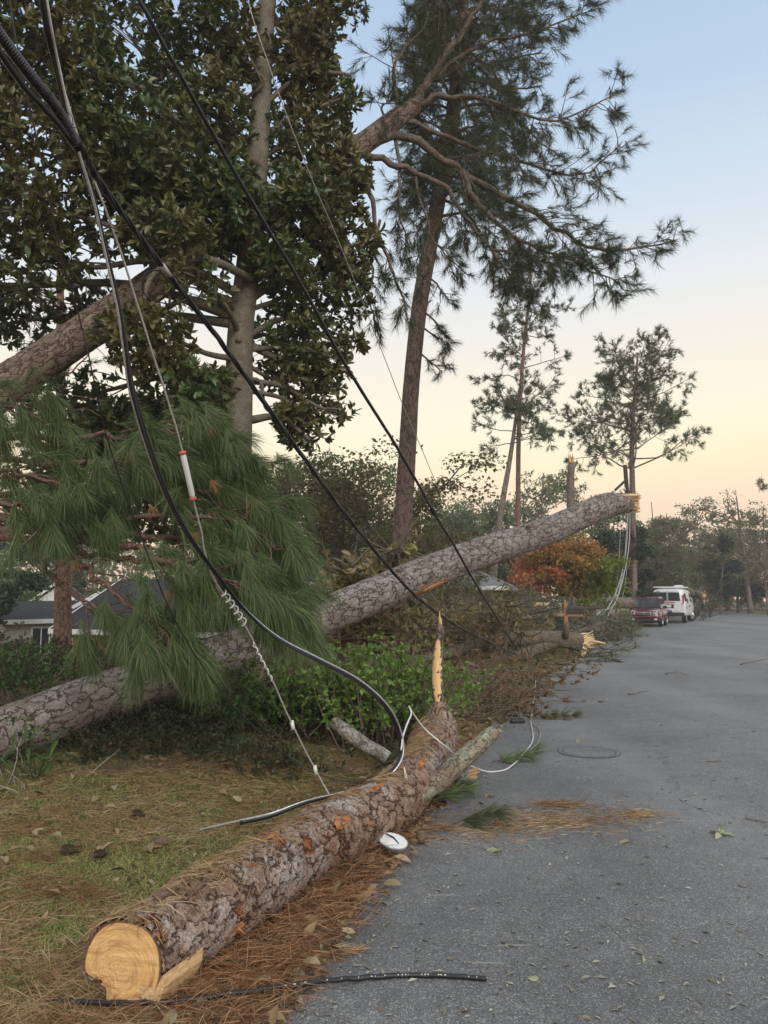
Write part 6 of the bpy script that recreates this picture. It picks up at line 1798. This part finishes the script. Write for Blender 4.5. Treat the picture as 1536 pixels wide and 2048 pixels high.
M_cone = simple("cone_scales", (0.13, 0.085, 0.055), .8, scale=60, var=.4)
def cone_mesh():
    mb = MB(); tube(mb, np.array([[0, 0, -.055], [0, 0, 0], [0, 0, .06]]), [.012, .022, .006], 8)
    P, D, Ls_ = [], [], []
    for k in range(70):
        f = k / 70; a = k * 2.399; r = .022 * sin(pi * (f * .85 + .12)); P.append([r * .5 * cos(a), r * .5 * sin(a), -.05 + .1 * f]); D.append([cos(a), sin(a), .45 + .5 * f]); Ls_.append(.034 * sin(pi * (f * .8 + .14)) + .006)
    leaves(mb, np.array(P), np.array(D), np.tile([0, 0, 1.0], (70, 1)), np.array(Ls_), .75, .1, -.15)
    return mb.mesh('pine_cone', M_cone)
cm = cone_mesh()
CONES = [((618, 1872), .9, "pine cone between the log and the asphalt edge, open scaled"), ((842, 1672), .95, "pine cone at the straw edge just right of the white lamp cover"), ((884, 1603), .9, "pine cone under the lower end of the mossy limb"), ((138, 1718), 1, "pine cone on the dead grass at the left"), ((275, 1655), .9, "pine cone in straw below the green scrap"), ((322, 1698), .9, "grey pine cone near the grey cable tail"), ((200, 1722), .8, "pine cone right of another one on the dead grass"), ((400, 2022), .9, "pine cone below the black cable in the foreground")]
for i, ((a, b), s, lab) in enumerate(CONES):
    o = bpy.data.objects.new("pine_cone", cm); COL.objects.link(o); p = G(a, b, .045); p[2] = max(terr(p[0], p[1]), 0) + .035; o.location = p
    o.scale = (s,) * 3; o.rotation_euler = (radians(70 + 30 * rng.random()), 0, rng.random() * 6); tag(o, lab, "pine cone", "pine cones on the ground")

M_road_leaf = leafmat("dry_fallen_leaf", [(0.20, 0.17, 0.085), (0.30, 0.26, 0.15), (0.15, 0.11, 0.06)], under=(0.33, 0.29, 0.2), trans=.1)
M_pale_leaf = leafmat("pale_green_leaf", [(0.26, 0.30, 0.16), (0.36, 0.36, 0.22)], under=(0.40, 0.38, 0.27), trans=.1)
def one_leaf(px, py, L, label, mat, n=1, lift=.012, up=0.0):
    p = G(px, py, lift); p[2] = max(terr(p[0], p[1]), 0.004) + lift
    mb = MB(); D = rng.normal(size=(n, 3)) * [1, .8, .12] + [0, 0, up]; leaves(mb, np.repeat(p[None], n, 0), D, np.tile([0, 0, 1.0], (n, 1)) + .5 * rng.normal(size=(n, 3)), L * (.8 + .4 * rng.random(n)), .42, .35, .25)
    mb2 = MB(); tube(mb2, np.array([p - nrm(D[0]) * L * .25, p]), [.0016, .002], 4)
    o = mb.build("fallen_leaf", mat, shade=True); tag(o, label, "leaf", "single leaves on the ground")
    mb2.build('stalk', M_twig, o)
LV = [(1285, 1912, .07, "pale leaf on open asphalt, upper of the two at right foreground", M_pale_leaf, 1), (1078, 1958, .06, "pale leaf lying just past the tip of the black cable", M_pale_leaf, 1), (1160, 2036, .06, "pale leaf at the bottom edge of the road", M_pale_leaf, 1), (1000, 1702, .11, "green leaf cluster on asphalt below the straw streak", M_pale_leaf, 3), (1440, 1668, .10, "leaf sprig with dark bud at the right side of the road", M_pale_leaf, 6),
      (965, 1608, .09, "curled brown leaf on asphalt right of the mossy limb", M_road_leaf, 1), (1035, 1614, .05, "small brown leaf left of the straw tuft", M_road_leaf, 1), (985, 1590, .09, "dark torn leaf beside the branch stub", M_road_leaf, 2), (1158, 1480, .10, "tan leaf lying on the far rim of the manhole cover", M_road_leaf, 1), (1260, 1682, .09, "narrow brown leaf below the orange end of the straw streak", M_road_leaf, 1),
      (205, 2000, .19, "big curled olive leaf in front of the sawn face", M_road_leaf, 3), (130, 1915, .18, "dry curled leaf cluster left of the sawn face", M_road_leaf, 4), (400, 1945, .17, "grey green curled leaf beside the bare strip of the log", M_road_leaf, 2), (600, 1880, .15, "olive leaf next to the pine cone at the asphalt edge", M_road_leaf, 2), (575, 1895, .12, "brown leaf left of the pine cone at the asphalt edge", M_road_leaf, 1), (640, 1848, .12, "orange brown leaf at the asphalt edge above the cone", M_road_leaf, 1), (350, 2040, .10, "brown leaf at the bottom edge under the cable", M_road_leaf, 1)]
for a in LV: one_leaf(*a)
def twig(px, py, ang, L, label, r=.006):
    p = G(px, py); p[2] = max(terr(p[0], p[1]), .004) + .012
    t = empty("twig", p, label, "twig", "twigs on the ground"); mb = MB()
    L *= .6; r *= .75
    q = limb_pts(p, [cos(ang), sin(ang), .02], L, .22, 5); q[:, 2] = np.maximum(q[:, 2], p[2] - .004); tube(mb, q, np.linspace(r, r * .4, 6), 5)
    mb.build('stem', M_twig, t); mb = MB(); l2 = limb_pts(q[2], [cos(ang + .7), sin(ang + .7), .1], L * .4, .2, 3); tube(mb, l2, np.linspace(r * .6, r * .3, 4), 4); mb.build('side_shoot', M_twig, t)
TW = [(1412, 1526, .1, .42, "dark twig on the road right of the manhole"), (1490, 1640, -.4, .3, "twig cut by the right edge of the road view"), (1110, 1382, .1, .9, "long twig on asphalt before the fallen limb", .012), (1065, 1395, .3, .8, "green brown twig beside the white wire", .012), (1255, 1390, 0, .6, "dark leafy twig in the middle of the road", .014), (1230, 1300, -.1, 1.2, "twig near the pale splintered limb end", .018), (1090, 1440, .2, .7, "twig with needles by the black plastic box", .012), (330, 1590, .6, .8, "bare dark twig slanting on the straw left", .008), (150, 1650, .2, .5, "dark twig near the left edge on straw", .008), (250, 1690, .05, .9, "long dark twig lying above the grey cable tail", .008), (1230, 1600, .3, .16, "thin pale twig on asphalt above the straw streak", .004), (1165, 1610, .5, .2, "thin curved twig right of the straw tuft", .004), (1330, 1350, 0, .8, "faint twig far up the middle of the road", .015), (1480, 1330, 0, 1.2, "faint long twig at the far right of the road", .016), (1345, 1895, .9, .16, "tiny pale twig on the right foreground asphalt", .003)]
for a in TW: twig(*a)
# green pine sprays lying about
def spray(px, py, L, ang, label, mat=None, k=4):
    p = G(px, py); p[2] = max(terr(p[0], p[1]), .004) + .03
    t = empty("pine_spray", p, label, "pine spray", "green pine sprays on the ground"); wd, nn = MB(), MB()
    q = limb_pts(p, [cos(ang), sin(ang), .05], L, .12, 4); tube(wd, q, np.linspace(.007, .004, 5), 5)
    P = np.repeat(q[1:], k, 0); D = np.array([cos(ang), sin(ang), .12]) + .45 * rng.normal(size=P.shape); D[:, 2] = np.abs(D[:, 2]) * .4
    tufts(nn, P, D, 26, .2, .0036, .4, .1, 1); wd.build('stem', M_bough, t); nn.build('needles', mat or M_ndl, t, shade=False)
M_spray_dull = leafmat("dull_needles", [(0.05, 0.07, 0.03), (0.085, 0.10, 0.045), (0.12, 0.12, 0.055)], trans=.15)
for a in [(985, 1530, .45, .4, "green pine spray on the asphalt under the white wire"), (850, 1612, .35, .5, "green pine spray below the mossy limb"), (745, 1545, .4, 1.0, "dull pine spray leaning on the back of the log", M_spray_dull), (905, 1658, .3, .1, "dark pine spray at the head of the straw streak", M_spray_dull, 3), (470, 1385, .3, 0, "pine spray by the lowest hanging needles"), (1060, 1440, .6, .3, "dull pine spray crossing the white wire", M_spray_dull), (1150, 1325, 1.0, .2, "pine spray under the splintered limb end", M_spray_dull, 8), (425, 1520, .25, .5, "small green pine spray on straw left of the guy wire")]: spray(*a)
# pale dead twigs tangled at the lower left
p = G(55, 1590); t = empty("dead_twigs", p, "tangle of pale grey dead twigs at the left edge below the fallen trunk", "twig pile")
mb = MB()
for i in range(26):
    q = limb_pts(p + rng.normal(size=3) * [.3, .2, 0] + [0, 0, .05], [rng.normal(), rng.normal() * .6, .35 * rng.random()], .25 + .4 * rng.random(), .3, 5); tube(mb, q, np.linspace(.0065, .002, 6), 4)
mb.build('twigs', simple("pale_twig", (0.30, 0.28, 0.25), .8, scale=40, var=.3), t)
p = G(215, 1500); t = empty("grey_stone", (p[0], p[1], .05), "small dark grey stone in the weeds under the fallen trunk", "stone")
mb = MB(); tube(mb, np.array([p + [-.12, 0, .02], p + [-.06, 0, .05], p + [.04, 0, .05], p + [.12, 0, .02]]), [.02, .08, .075, .02], 9, rough=.15); mb.build('stone', simple("stone_grey", (0.13, 0.125, 0.12), .8, var=.3), t)

print("objects", len(bpy.data.objects))

# =================================================================== THE AIR
hz = bpy.data.meshes.new("haze"); bm = bmesh.new(); bmesh.ops.create_cube(bm, size=1); bm.to_mesh(hz); bm.free()
hm, nt = newmat("haze_air")
pv = nt.nodes.new('ShaderNodeVolumePrincipled'); pv.inputs['Color'].default_value = (0.93, 0.93, 0.92, 1); pv.inputs['Density'].default_value = 0.0012
no_ = nt.nodes.new('ShaderNodeOutputMaterial'); nt.links.new(pv.outputs[0], no_.inputs['Volume'])
hz.materials.append(hm); ho = bpy.data.objects.new("haze", hz); COL.objects.link(ho)
ho.scale = (540, 320, 34); ho.location = (0, 126, 34 / 2 - 4); ho['kind'] = 'stuff'; ho['label'] = "thin evening haze over the street"
